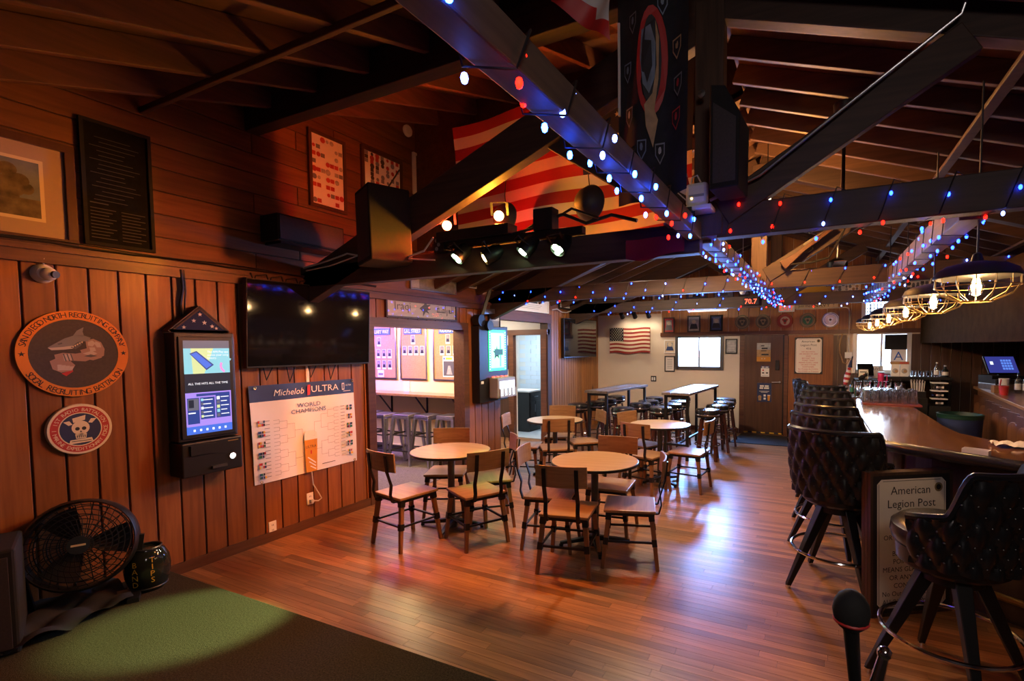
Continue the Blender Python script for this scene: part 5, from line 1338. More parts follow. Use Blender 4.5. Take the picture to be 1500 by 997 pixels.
# ================================================================ FAR WALL
t = onleft('television', 'far television on the wood wall mirroring the wooden flag', 'television', 9.22, 1.90, off=.10, dz=math.radians(-7))
MB('black_plastic').box(-.62, .62, -.06, 0, -.37, .40).build('housing', t, bevel=.004); MB('screen_black').box(-.605, .605, -.064, -.059, -.35, .385).build('screen', t); MB('black_metal').box(-.2, .2, 0, .08, -.15, .15).build('wall_mount', t)
def wood_flag(x0, x1, z0, z1):
    t = thing('wooden_flag', 'carved wavy wooden US flag on the plaster of the far wall', 'flag', ((x0 + x1) / 2, YF - .02, (z0 + z1) / 2)); w, h = x1 - x0, z1 - z0
    def wave(u): return .018 * math.sin(u * 11 + .6), .016 * math.sin(u * 9 + .2)
    for i in range(13):
        v0, v1 = i / 13, (i + 1) / 13
        vs, fs = [], []
        for j in range(25):
            u = j / 24; dy, dz = wave(u); x = (u - .5) * w
            for (v, d) in ((v0, 0), (v1 - .004, 0), (v1 - .004, -.03), (v0, -.03)): vs.append((x, -.02 + d + dy, (v - .5) * h + dz * (1 - .5 * v)))
        for j in range(24):
            a, c = 4 * j, 4 * j + 4
            for q in range(4): fs.append((a + q, a + (q + 1) % 4, c + (q + 1) % 4, c + q))
        fs += [(3, 2, 1, 0), (96, 97, 98, 99)]
        MB('wood_flag_red' if i % 2 == 0 else 'wood_flag_white').add(vs, fs).build('stripe', t)
    def cp(u, v):
        uu = u * .36; dy, dz = wave(uu); return ((uu - .5) * w, -.054 + dy, (6 / 13 + v * 7 / 13 - .5) * h + dz * (1 - .5 * (6 / 13 + v * 7 / 13)))
    c = MB('wood_flag_blue').grid(cp, 9, 4).build('canton', t)
    b = MB('wood_flag_white')
    for r in range(9):
        for k in range(6 if r % 2 == 0 else 5):
            u = (k + (.5 if r % 2 == 0 else 1.0)) / 6; p = cp(min(u, .97), (r + .5) / 9); b.star(p[0], p[2], .014, p[1] - .004)
    b.build('star', c, kind='stuff')
wood_flag(-4.10, -3.17, 1.60, 2.15)
def portrait(bg_, coat, face='bone'):
    def a(b, x, z, y):
        b.use(bg_).rect(-x, x, -z, z, y); b.use('paper_grey').rect(-x + .035, x - .035, -z + .035, z - .035, y - .001)
        b.use(face).disc(0, .045, .040, y - .002, 14); b.use(coat).shape([(-.085, -z + .036), (.085, -z + .036), (.055, .0), (-.055, .0)], y - .0015)
    return a
picture(onfar('framed_portrait', 'framed portrait with red mat, left of the three on the far wood band', 'picture', -2.77, 2.185), .24, .33, .025, 'beam_z', 'paper', portrait('red_ink', 'ink_grey'))
picture(onfar('framed_portrait', 'grey framed portrait, middle of the three on the far wood band', 'picture', -2.25, 2.20), .27, .34, .03, 'charcoal', 'paper', portrait('paper_grey', 'ink'))
picture(onfar('framed_portrait', 'dark framed portrait of a person in cap, right of the three', 'picture', -1.80, 2.205), .25, .33, .03, 'black_matte', 'paper', portrait('navy', 'ink'))
picture(onfar('framed_photo', 'white framed photo of a standing person left of the window', 'picture', -2.755, 1.735, off=.0), .24, .28, .02, 'white_plastic', 'paper', portrait('bone', 'navy'))
picture(onfar('framed_certificate', 'black framed certificate left of the window, below the photo', 'certificate', -2.755, 1.37, off=.0), .22, .33, .02, 'black_metal', 'paper', lambda b, x, z, y: [b.use('ink_grey').rect(-x * .6, x * .6, z * (.6 - i * .25), z * (.6 - i * .25) + .008, y - .001) for i in range(6)])
picture(onfar('framed_certificate', 'black framed certificate between the window and the brown door', 'certificate', -1.505, 1.735, off=.0), .23, .30, .022, 'black_metal', 'paper_grey', lambda b, x, z, y: [b.use('paper').rect(-x * .7, x * .7, z * (.6 - i * .25), z * (.6 - i * .25) + .010, y - .001) for i in range(6)])
t = onfar('light_switch', 'black double light switch plate on the plaster under the wooden flag', 'switch', -3.11, 1.045, off=0); MB('black_plastic').box(-.06, .06, -.008, 0, -.06, .06).build('plate', t, bevel=.002); MB('white_plastic').box(-.04, -.008, -.013, -.008, -.035, .035).box(.008, .04, -.013, -.008, -.035, .035).build('switch', t)
SE = ['round metal military seal, first from the left over the brown door', 'round metal military seal, second from the left over the brown door', 'round reddish military seal, the middle one over the brown door', 'round green-centred military seal, fourth along the wood band', 'round glassy silver seal, last of the five on the wood band']
for k, x in enumerate((-1.30, -.915, -.525, -.135, .24)):
    t = onfar('seal_plaque', SE[k], 'plaque', x, 2.212, 'military seals over the far door')
    MB('steel' if k == 4 else 'seal_red' if k == 2 else 'plaque_brass').lathe([(.0001, .022), (.11, .022), (.115, .028), (.135, .028), (.142, .018), (.142, 0), (.0001, 0)], 36, axis='y').build('disc', t)
    MB('plaque_dark' if k != 2 else 'plaque_brass').ring((0, -.028, 0), .125, .004, 36, 5, 'y').ring((0, -.024, 0), .095, .003, 36, 5, 'y').build('ring', t)
    b = MB(['plaque_dark', 'plaque_dark', 'bone', 'green', 'shark_light'][k]); b.disc(0, 0, .085, -.0225, 28)
    b.use(['plaque_brass', 'plaque_brass', 'seal_red', 'plaque_brass', 'steel'][k])
    b.shape([(-.06, .03), (-.02, .05), (0, .035), (.02, .05), (.06, .03), (.03, -.01), (.02, -.05), (0, -.065), (-.02, -.05), (-.03, -.01)], -.0232)
    for i in range(16): a = 2 * PI * i / 16; b.disc(math.cos(a) * .110, math.sin(a) * .110, .006, -.0286, 8)
    b.use('plaque_dark').disc(0, .0, .022, -.0236, 14); b.build('emblem', t)
# door posters, sign and small things
def flat(name, lab, cat, x, z, w, h, art, off, back='paper'):
    t = onfar(name, lab, cat, x, z, off=off); MB(back).box(-w / 2, w / 2, -.004, 0, -h / 2, h / 2).build('sheet', t); b = MB(); art(b, w / 2, h / 2, -.0045); b.build('print', t); return t
flat('poster', 'tan event poster at the top of the brown door', 'poster', -.895, 1.615, .25, .36, lambda b, x, z, y: [b.use('tan').rect(-x, x, -z, z, y), b.use('paper_grey').rect(-x, x, .05, z, y - .001), b.use('ink').rect(-.05, .01, .115, .135, y - .002).rect(-.04, .07, .06, .09, y - .002).rect(-.05, .05, .02, .035, y - .002), b.use('beer').rect(-x, x, -z, -.09, y - .001), b.use('ink').rect(-.04, .09, -.06, -.03, y - .002), b.use('bone').disc(-.03, -.125, .012, y - .002).disc(.02, -.125, .012, y - .002)], .047)
flat('poster', 'small white notice of dogs in the middle of the brown door', 'poster', -.865, 1.245, .15, .21, lambda b, x, z, y: [b.use('navy').rect(-x, x, z - .045, z, y - .0005), b.use('paper').rect(-.06, -.01, z - .035, z - .015, y - .001).rect(.005, .06, z - .035, z - .015, y - .001), b.use('red_ink').disc(-.035, .02, .016, y), b.use('ink').rect(-.055, -.015, -.045, -.02, y).rect(.015, .055, -.045, -.02, y).rect(-.06, .06, -.085, -.08, y)], .047)
flat('poster', 'blue beer festival poster at the bottom of the brown door', 'poster', -.875, .83, .26, .37, lambda b, x, z, y: [b.use('seal_navy').rect(-x, x, -z, z, y), b.use('paper').rect(-.08, -.005, .11, .14, y - .001).rect(.01, .08, .11, .14, y - .001).rect(-.085, -.02, .07, .10, y - .001).rect(-.005, .085, .07, .10, y - .001).rect(-.09, .09, .02, .028, y - .001).rect(-.06, .06, .0, .008, y - .001).rect(-.01, .03, -.08, -.04, y - .001).rect(-.01, .03, -.14, -.10, y - .001), b.use('tan').disc(-.08, -.09, .032, y - .001).rect(-.105, -.055, -.16, -.10, y - .001), b.use('beer').shape([(.065, -.16), (.10, -.16), (.11, -.06), (.06, -.06)], y - .001), b.use('paper').rect(.06, .11, -.06, -.045, y - .0015)], .047)
t = onfar('notice_sign', 'white American Legion Post notice with red text on the wood panel', 'sign', -.11, 1.55, off=.036); MB('ink').box(-.24, .24, -.012, 0, -.345, .345).build('board', t); b = MB(); sign_face(b, .50, -.325, .325, -.0125); b.build('sign_face', t)
t = onfar('exit_sign', 'red lit EXIT sign over the brown door', 'sign', -.50, 2.455); MB('white_plastic').box(-.14, .14, -.06, 0, -.075, .07).build('housing', t, bevel=.004); MB('exit_red').text('EXIT', 0, -.045, .085, -.0605, maxw=.24).build('lettering', t)
t = onfar('banner', 'cream paper strip reading Join the NAVY over the wood band', 'banner', .0, 2.48); MB('bone').box(-.36, .36, -.006, 0, -.05, .05).build('sheet', t); MB('ink').text('Join the', -.20, -.02, .045, -.0065).text('NAVY', .10, -.025, .06, -.0065, wide=1.2).text('!', .29, -.025, .06, -.0065).build('lettering', t)
t = onfar('recruiting_poster', 'yellow recruiting poster high on the far gable', 'poster', -.10, 2.84); MB('yellow').box(-.34, .34, -.008, 0, -.30, .30).build('sheet', t); MB('green').shape([(-.34, .02), (.02, .30), (-.34, .30)], -.0085).use('beer').text('it', .1, -.18, .11, -.009, shear=.3).build('print', t)
picture(onfar('framed_print', 'pale framed print of figures right of the yellow poster', 'picture', .49, 2.80), .44, .46, .03, 'bone', 'paper', badge_art(31, ['ink_grey', 'paper_grey', 'tan']), .02)
for k, (x, w, m) in enumerate(((-3.0, .30, 'bone'), (-2.66, .26, 'bone'), (-2.2, .44, 'navy'), (-1.66, .40, 'paper_grey'), (-1.27, .22, 'charcoal'))):
    picture(onfar('framed_photo', ['pale framed photo, first in the row above the far beam', 'pale framed photo, second in the row above the far beam', 'dark framed photo pair, third in the row above the far beam', 'grey framed wide photo, fourth in the row above the far beam', 'charcoal framed photo, last in the row above the far beam'][k], 'picture', x, 2.86, 'framed photos above the far beam'), w, .34, .025, 'beam_z', m, portrait(m, 'ink_grey' if m != 'navy' else 'ink'), .02)
picture(onfar('framed_print', 'pale framed print above the kitchen window lamp row', 'picture', 1.62, 2.72), .50, .28, .03, 'bone', 'paper_grey', badge_art(40, ['ink_grey', 'charcoal']), .02)
t = onfar('tube_lamp', 'short white tube light above the far portraits', 'lamp', -1.98, 2.47); MB('white_plastic').box(-.40, .40, -.05, 0, .0, .03).build('housing', t); MB('tube_white').cyl((-.38, -.035, -.012), (.38, -.035, -.012), .012).build('tube', t, True)
t = onfar('utility_box', 'small white junction box beside the kitchen window', 'box', .545, 1.56, off=.018); MB('white_plastic').box(-.06, .06, -.05, 0, -.055, .055).build('box', t, bevel=.004)
b = MB('wire_white'); b.tube([(.545, YF - .045, 1.60), (.545, YF - .045, 2.36), (.53, YF - .045, 2.41), (.48, YF - .045, 2.43), (-.34, YF - .045, 2.425)], .012, 8); tag(b.build('conduit_pipe', None, True), 'white conduit pipe bending along the far wood band', 'pipe')
t = onfar('cable_coil', 'loop of tan cable hanging beside the kitchen window', 'cable', .46, 1.40, off=.03); MB('tan').tube([(-.02, 0, .55), (-.06, 0, .35), (-.05, 0, .2), (0, 0, .02), (.06, 0, .0), (.10, 0, .08), (.06, 0, .14)], .010, 8).build('loop', t, True)
tag(MB('black_matte').slab([(-1.35, 9.35), (-.35, 9.35), (-.42, 10.35), (-1.28, 10.35)], 0, .012).build('door_mat', bevel=.003), 'black rubber mat on the floor before the brown door', 'mat')
# three track spots washing the plaster
for k, x in enumerate((-3.70, -3.42, -3.12)):
    t = thing('track_spot', ['left black spotlight over the wooden flag', 'middle black spotlight over the wooden flag', 'right black spotlight over the wooden flag'][k], 'lamp', (x, YF - .42, 2.44), 0, 'spotlights over the wooden flag')
    MB('black_metal').cyl((0, 0, 0), (0, .10, -.08), .045, .05, 16).build('head', t, True); MB('black_metal').cyl((0, 0, 0), (0, 0, .14), .010).build('stem', t); MB('tube_white').cyl((0, .098, -.078), (0, .102, -.081), .04, n=16).build('lens', t)
    lamp('track_light', 'SPOT', (0, .10, -.10), 9, (1.0, .80, .56), (0.1, .5, -.9), .04, 150, .9, parent=t)
t = thing('track_rail', 'thin black rail carrying the three spotlights near the far wall', 'rail', (-3.42, YF - .42, 2.58)); MB('black_metal').box(-.50, .50, -.015, .015, 0, .025).build('rail', t); MB('black_metal').box(-.45, -.43, .0, .42, .0, .02).box(.43, .45, .0, .42, .0, .02).build('wall_arm', t)

# ================================================================ ON THE STAGE
t = thing('floor_fan', 'black round floor fan tilted up on the stage against the plank wall', 'fan', (-4.20, 1.42, .10), math.radians(62))
C = Vector((0, 0, .40)); tilt = Matrix.Rotation(math.radians(-14), 3, 'X')
def tr(b):
    b.v = [tuple(tilt @ Vector(v) + C) for v in b.v]; return b
b = MB('black_plastic'); b.lathe([(.27, .09), (.285, .06), (.285, -.06), (.27, -.09), (.262, -.06), (.262, .06), (.27, .09)], 40, axis='y', caps=False); tr(b).build('housing', t, True)
b = MB('black_metal')
for r in (.07, .10, .13, .16, .19, .22, .25): b.ring((0, -.085 - .02 * (1 - r / .25), 0), r, .0035, 36, 4, 'y')
for i in range(36): a = 2 * PI * i / 36; a2 = a + .5; b.tube([(math.cos(a) * .055, -.105, math.sin(a) * .055), (math.cos(a + .25) * .16, -.095, math.sin(a + .25) * .16), (math.cos(a2) * .262, -.075, math.sin(a2) * .262)], .0028, 4)
tr(b).build('front_grille', t)
b = MB('black_metal')
for r in (.12, .18, .24): b.ring((0, .085, 0), r, .004, 32, 4, 'y')
for i in range(18): a = 2 * PI * i / 18; b.tube([(0, .10, 0), (math.cos(a) * .262, .075, math.sin(a) * .262)], .004, 4)
tr(b).build('rear_grille', t)
for k in range(3):
    a0 = k * 2 * PI / 3; b = MB('charcoal')
    def bl(u, v): r = .05 + .19 * u; a = a0 + (v - .5) * 1.1 * (1 - .25 * u); return (math.cos(a) * r, (v - .5) * .07, math.sin(a) * r)
    b.grid(bl, 6, 5); tr(b).build('blade', t, True)
b = MB('black_plastic'); b.cyl((0, -.11, 0), (0, .08, 0), .055, n=20); tr(b).build('hub', t, True); b = MB('bone'); b.rect(-.035, .035, -.006, .006, -.111); tr(b).build('badge', t)
MB('black_plastic').box(-.26, .26, -.03, .03, 0, .03).bar((-.24, 0, .02), (-.295, 0, .40), .03).bar((.24, 0, .02), (.295, 0, .40), .03).box(-.28, -.22, -.16, .16, 0, .03).box(.22, .28, -.16, .16, 0, .03).build('stand', t)
t = thing('tip_jar', 'dark keg-shaped band tips jar with gold letters at the stage edge', 'jar', (-4.10, 1.72, .10), math.radians(68))
MB('dark_bottle').lathe([(.0001, 0), (.085, 0), (.105, .03), (.125, .10), (.130, .16), (.122, .22), (.098, .27), (.085, .285), (.085, .295), (.078, .295), (.078, .28), (.0001, .27)], 28).build('body', t, True)
MB('dark_steel').ring((0, 0, .292), .082, .006, 28, 6).ring((0, 0, .03), .107, .004, 28, 6).build('hoop', t, True)
b = MB('yellow')
def wrap(s, a, z, h):
    v, f, x0, x1 = glyph(s); k_ = h / .7
    vs = []
    for px, pz in v:
        aa = a + (px - (x0 + x1) / 2) * k_ / .131; zz = z + pz * k_; r = .1325 - .35 * (zz - .155) ** 2 * 1.2
        vs.append((math.sin(aa) * r, -math.cos(aa) * r, zz))
    b.add(vs, f)
for i, c in enumerate('BAND'): wrap(c, -.55, .195 - i * .045, .036)
for i, c in enumerate('TIPS'): wrap(c, .18, .215 - i * .045, .036)
b.build('lettering', t)
t = thing('stage_monitor', 'black speaker cabinet edge at the far left of the stage', 'speaker', (-4.12, .86, .10), math.radians(70)); MB('black_matte').box(-.25, .25, -.2, .2, 0, .58).build('cabinet', t, bevel=.015); MB('charcoal').box(-.22, .22, -.212, -.2, .04, .54).build('grille', t)
def cl(u, v):
    return (-4.34 + u * .55 - .15 * v, .95 + v * .72 - .10 * u * v, .106 + .050 * abs(math.sin(u * 7 + v * 5)) * (1 - v * .5) + .03 * abs(math.sin(v * 9 - u * 4)))
t = tag(MB('black_cloth').grid(cl, 26, 26).build('floor_cloth', None, True), 'heap of black cloth on the stage under the fan', 'cloth')
t = thing('microphone', 'dark foam-headed microphone on a chrome stand at the stage front', 'microphone', (.085, .985, .10))
hd = MB('black_matte').ball((-.02, 0, 1.185), .030, 16, 1.25).build('windscreen', t, True)
MB('red').ring((-.02, 0, 1.168), .0262, .003, 22, 6).build('ring', t, True); MB('black_metal').cyl((-.02, 0, 1.155), (-.012, 0, 1.06), .013, .010, 14).build('body', t, True)
MB('chrome').cyl((0, 0, 0), (0, 0, 1.02), .011, n=14).cyl((.012, -.005, 1.03), (.03, -.005, 1.125), .012, .008, 12).ball((.03, -.005, 1.125), .012, 10).cyl((0, 0, .98), (0, 0, 1.05), .018, n=14).build('stand', t, True)
MB('black_metal').lathe([(.0001, 0), (.13, 0), (.13, .012), (.03, .03), (.011, .04)], 28).build('base', t, True)

# ================================================================ HANGING FROM THE TIMBERS
# stage spot lamps on a bar above the tie beam
t = thing('lamp_bar', 'black lighting bar and controller lying on the left tie beam', 'lighting bar', (-2.05, 3.16, 2.52)); MB('black_metal').box(-.75, .62, -.03, .03, .0, .05).build('bar', t); MB('black_plastic').box(-.62, .05, -.07, .06, .05, .13).build('controller', t, bevel=.004); MB('black_plastic').box(.25, .40, -.05, .05, .05, .20).build('power_block', t)
b = MB('wire_dark'); b.tube([(.1, .02, .06), (.25, .05, .14), (.45, .03, .16), (.62, .04, .08), (.80, .06, .12), (.98, .06, .06)], .012); b.tube([(.05, .0, .06), (.3, .02, .10), (.5, .06, .20), (.72, .03, .10)], .009); b.build('cable', t, True)
NM = ['red stage lamp shining at the left end above the tie beam', 'amber stage lamp shining high above the tie beam', 'bright green stage lamp hanging under the lighting bar', 'three-bulb green stage lamp, rightmost under the beam', 'three-bulb white-green stage lamp, leftmost under the bar', 'narrow warm stage lamp between the two green ones']
LM = ['lens_red', 'lens_amber', 'lens_green', 'lens_green', 'lens_green', 'lens_amber']
for k, (p, aim, col, watts, cone) in enumerate(STAGE):
    P_ = Vector(p); d = (Vector(aim) - P_).normalized()
    q = d.to_track_quat('-Y', 'Z')
    t = thing('stage_lamp', NM[k], 'lamp', P_, 0, 'coloured stage lamps'); t.rotation_mode = 'QUATERNION'; t.rotation_quaternion = q
    r = .058
    if cone > 0: MB('black_metal').lathe([(.0001, -.15), (r * .7, -.14), (r, -.09), (r, .01), (r * .9, .01), (r * .9, -.01), (.0001, -.01)], 22, axis='y').build('housing', t, True)
    else: MB('black_metal').lathe([(.0001, -.12), (.02, -.12), (.025, -.05), (.038, -.02), (.0001, -.018)], 18, axis='y').build('socket', t, True)
    b = MB(LM[k])
    if k in (3, 4):
        for i in range(3): a = PI / 2 + i * 2 * PI / 3 + .4; b.cyl((math.cos(a) * .026, -.012, math.sin(a) * .026), (math.cos(a) * .026, .008, math.sin(a) * .026), .019, n=16)
    elif k < 2: b.ball((0, -.012, 0), .040, 18, 1.0)
    else: b.cyl((0, -.013, 0), (0, .008, 0), .030, n=20)
    b.build('lens', t, True)
    MB('black_metal').bar((-r - .006, .04, 0), (-r - .006, .04, .10), .02, .006).bar((r + .006, .04, 0), (r + .006, .04, .10), .02, .006).bar((-r - .006, .04, .10), (r + .006, .04, .10), .02, .006).build('yoke', t)
    if cone > 0: lamp('stage_light', 'SPOT', P_ + d * .03, watts, col, aim, .04, cone, .6)
    else:
        lamp('stage_light', 'POINT', P_ + d * .075, (60, 40)[k], col, size=.03)
        lamp('stage_light', 'SPOT', P_ + d * .09, watts * (1.0, 2.6)[k], col, (P_.x - .9 + .3 * k, .6, -.2), .03, 150, .9)
# two added fill lamps and a warm one, tucked behind the beams
for k, (x, y, z, w_, c_) in enumerate(((-2.3, 7.0, 3.05, 210, (1.0, .78, .54)), (-1.6, 4.9, 2.80, 170, (1.0, .72, .46)), (-.45, 5.4, 3.18, 150, (1.0, .44, .12)))):
    t = thing('house_lamp', ['bare house lamp hanging beyond the left tie beam over the rear tables', 'bare house lamp hanging just behind the stage lighting bar', 'warm bare lamp hanging high between the first two beams'][k], 'lamp', (x, y, z), 0, 'bare house lamps'); MB('white_plastic').cyl((0, 0, .05), (0, 0, .12), .03, .02, 14).build('socket', t, True); MB('tube_white').ball((0, 0, .02), .035, 14, 1.2).build('bulb', t, True); MB('wire_dark').cyl((0, 0, .12), (0, 0, .55), .005).build('cord', t)
    lamp('house_light', 'SPOT' if k < 2 else 'POINT', (0, 0, -.05), w_, c_, (0, 0, -2) if k < 2 else None, .06, 176, .25, parent=t)
# one more green lamp on the far side of the bar, turned to the tables
t = thing('stage_lamp', 'green stage lamp behind the tie beam turned toward the left front table', 'lamp', (-1.80, 3.36, 2.46), 0, 'coloured stage lamps'); MB('black_metal').cyl((.03, -.06, .10), (-.03, .03, 0), .05, .055, 18).build('housing', t, True); MB('lens_green').cyl((-.031, .033, -.003), (-.033, .035, -.006), .04, n=16).build('lens', t)
lamp('stage_light', 'SPOT', (-1.84, 3.41, 2.43), 150, (.12, 1.0, .34), (-2.80, 3.86, .46), .03, 15, .5)
# unlit twin lamp
t = thing('stage_lamp', 'unlit red-tinted three-lens lamp at the left end of the lighting bar', 'lamp', (-2.66, 3.13, 2.56), 0, 'coloured stage lamps'); MB('black_metal').box(-.05, .05, -.02, .06, -.06, .06).build('housing', t); b = MB('lens_off')
for i in range(3): b.cyl((-.02 + .02 * (i % 2), -.021, -.035 + i * .032), (-.02 + .02 * (i % 2), -.02, -.035 + i * .032), .016, n=12)
b.build('lens', t)
# hanging speaker, dome shades
t = thing('hanging_speaker', 'big dark red-lit speaker hung from the left tie beam', 'speaker', (-3.15, 3.05, 2.42), math.radians(-22)); MB('black_matte').prism([(-.17, 0), (.14, .02), (.10, .62), (-.20, .60)], -.18, .16).build('cabinet', t, bevel=.01); MB('charcoal').shape([(-.15, .03), (.12, .05), (.085, .59), (-.18, .57)], -.183).build('grille', t); MB('black_metal').bar((0, 0, .6), (.05, .1, .78), .03, .006).build('hanger', t)
for k, (x, z, y) in enumerate(((-1.50, 2.80, 3.42), (-2.48, 2.90, 3.80))):
    t = thing('dome_shade', ['dark round metal dome hung by a wire before the flag', 'dark round metal dome behind the amber lamp'][k], 'shade', (x, y, z), math.radians(-12)); MB('shade_metal').lathe([(.0001, .10), (.05, .095), (.10, .06), (.128, .0), (.120, .0), (.092, .055), (.0001, .085)], 30, axis='y').build('dome', t, True); MB('dark_steel').ring((0, 0, 0), .126, .006, 30, 6, 'y').build('rim', t, True); MB('wire_dark').tube([(0, 0, .12), (-.01, 0, .2), (.01, 0, .34)], .004, 5).build('wire', t)
# wires along the left beam and up the braces
b = MB('wire_white'); b.tube([(-4.3, 3.13, 2.50), (-4.0, 3.12, 2.53), (-3.7, 3.12, 2.58), (-3.45, 3.12, 2.53), (-3.0, 3.12, 2.49), (-2.8, 3.1, 2.52), (-2.72, 3.12, 2.62)], .008); b.tube([(-4.25, 3.12, 2.47), (-3.9, 3.11, 2.49), (-3.55, 3.11, 2.55), (-3.2, 3.12, 2.50), (-2.7, 3.11, 2.44)], .006)
tag(b.build('cable', None, True), 'pale cables running along the front of the left tie beam', 'cable')
b = MB('wire_dark')
for i in range(7): y = 2.65 + i * .14; b.tube([(XL + .07, y, 2.40), (XL + .08, y + .02, 2.33 - .02 * (i % 3)), (XL + .06, y + .05, 2.38), (XL + .07, y + .14, 2.40)], .007)
tag(b.build('cable', None, True), 'tangle of dark cables looping over the top of the big television', 'cable')
for i in range(4):
    y = 2.75 + i * .22; tag(MB('wire_dark').tube([(XL + .03, y, 1.60), (XL + .03, y + .03, 1.47 - .03 * (i % 2)), (XL + .03, y + .10, 1.60)], .006).build('cable', None, True), ['first', 'second', 'third', 'fourth'][i] + ' dark cable loop from the jukebox side under the big television', 'cable', 'loose cables under the television')

def us_cloth(name, lab, org, ux, uy, w, h, wave, canton_right=True, amp=.04):
    """hanging striped flag: 13 stripes, starred canton; ux along its length, uy its drop"""
    t = thing(name, lab, 'flag', org); X, Yv = Vector(ux), Vector(uy); N = X.cross(Yv).normalized()
    def p(u, v, off=0): return X * (u * w) + Yv * (v * h) + N * (wave(u, v) + off)
    can = (lambda u: u > .60) if canton_right else (lambda u: u < .40)
    MB().grid(lambda u, v: p(u, v), 40, 26, lambda u, v: 'flag_blue' if (can(u) and v < 7 / 13) else ('flag_red' if int(v * 13) % 2 == 0 else 'flag_white')).build('cloth', t, True)
    b = MB('flag_white')
    for r in range(9):
        for c in range(6 if r % 2 == 0 else 5):
            uu = (c + (.5 if r % 2 == 0 else 1)) / 6 * .4 + (.6 if canton_right else 0); vv = (r + .6) / 9 * 7 / 13
            for sgn in (1, -1):
                cpt = p(uu, vv, .006 * sgn); q = []
                for i in range(10):
                    a = PI / 2 + PI * i / 5; rr = .024 * (h / 1.4) if i % 2 == 0 else .010 * (h / 1.4); q.append(cpt + X * (math.cos(a) * rr) - Yv * (math.sin(a) * rr))
                b.add(q + [cpt], [(10, i, (i + 1) % 10) for i in range(10)])
    b.build('star', t, kind='stuff')
    return t
def droop(u, v): return .05 * math.sin(u * 9 + v * 2) * (.4 + v) + .02 * math.sin(v * 6 + u * 14)
us_cloth('hanging_flag', 'large US flag hung as a backdrop behind the stage lamps', (-3.42, 4.25, 4.03), (1, -.02, .03), (0.0, .03, -1), 2.50, 1.42, droop)
us_cloth('hanging_flag', 'drooping US flag with dark starred field behind the black flag', (-1.42, 3.75, 3.72), (.97, -.2, -.22), (.16, 0, -1), .50, .86, lambda u, v: .06 * math.sin(u * 10 + v * 3), False)
# black unit flag with emblem and patches
t = thing('unit_flag', 'black hanging unit flag with oval emblem and small patches', 'flag', (-.985, 2.62, 3.86)); w, h = .41, 1.34
def bf(u, v): return (u * w, .03 * math.sin(u * 9 + v * 2) - .10 * u, -v * h - .02 * math.sin(u * 3))
MB('black_cloth').grid(bf, 22, 26).build('cloth', t, True)
yb = -.10
b = MB('seal_red')
def em(u, v): x, y, z = bf(u, v); return (x, y - .012, z)
def oval(b, cu, cv, ru, rv, lift, n=22, a0=0, a1=2 * PI):
    pts = [em(cu + math.cos(a0 + (a1 - a0) * i / n) * ru, cv + math.sin(a0 + (a1 - a0) * i / n) * rv) for i in range(n)]; b.add([(x, y - lift, z) for x, y, z in pts], [tuple(range(n - 1, -1, -1))])
oval(b, .52, .48, .20, .20, 0); b.use('ink'); oval(b, .52, .48, .125, .165, .002); 
def patch_poly(m, pts, lift): b.use(m); b.add([(x, y - lift, z) for x, y, z in (em(u, v) for u, v in pts)], [tuple(range(len(pts)))])
patch_poly('skyprint', [(.40, .36), (.38, .46), (.42, .56), (.50, .60), (.57, .54), (.58, .42), (.52, .35)], .004)
patch_poly('ink', [(.43, .40), (.42, .50), (.48, .56), (.54, .50), (.53, .41)], .005)
patch_poly('tan', [(.58, .34), (.62, .40), (.61, .55), (.56, .66), (.60, .70), (.54, .80), (.46, .72), (.44, .64), (.54, .60), (.59, .50)], .006)
b.build('emblem', t)
for i, (u, v, m) in enumerate(((.16, .48, 'skyprint'), (.20, .66, 'paper_grey'), (.40, .80, 'skyprint'), (.62, .82, 'paper_grey'), (.84, .46, 'tan'), (.86, .60, 'seal_red'), (.84, .72, 'seal_red'), (.24, .30, 'skyprint'), (.66, .28, 'skyprint'))):
    b = MB('ink_grey' if i % 2 else m)
    def shield(b, s, lift): b.add([(x, y - lift, z) for x, y, z in (em(u - .06 * s, v - .034 * s), em(u - .058 * s, v + .01 * s), em(u, v + .045 * s), em(u + .058 * s, v + .01 * s), em(u + .06 * s, v - .034 * s))], [(0, 1, 2, 3, 4)])
    shield(b, 1.0, .001); b.use('black_cloth'); shield(b, .82, .003); b.use(m); oval(b, u, v - .006, .020, .016, .005, 7)
    b.build('patch', t)
b = MB('flag_white'); b.tube([em(.02, .28 + .06 * i) for i in range(7)], .008); b.build('edge_ribbon', t)
t = thing('hanging_flag', 'red and white lettered flag corner hanging from the roof top', 'flag', (-1.20, 2.30, 3.62)); w, h = .31, .36
def rf(u, v): return (u * w, .04 * math.sin(u * 8 + v * 4), -v * h * (.45 + .75 * u))
MB().grid(rf, 20, 16, lambda u, v: 'flag_white' if (.22 < v < .62 and u < .72) or (u > .72 and .45 < v < .8) else 'red').build('cloth', t, True); b = MB('ink')
b.shape([(.05, -.06), (.075, -.055), (.10, -.10), (.145, -.125), (.14, -.15), (.085, -.125)], -.05); b.build('lettering', t)
t = thing('folded_banner', 'dark red rolled banner hanging low beneath the beam joint', 'banner', (-1.12, 3.14, 2.32)); MB('flag_red').grid(lambda u, v: (u * .38, .012 * math.sin(u * 8), .12 - v * (.12 + .02 * math.sin(u * 5))), 14, 6).build('cloth', t, True); MB('black_metal').box(-.01, .39, .012, .024, .11, .122).build('rod', t)
t = thing('power_box', 'small black power box with cables at the beam joint', 'box', (-.74, 3.06, 2.50)); MB('black_plastic').box(-.075, .075, -.05, .05, 0, .07).build('case', t, bevel=.004); MB('steel').box(-.09, .09, -.06, .05, -.02, -.008).build('shelf', t)
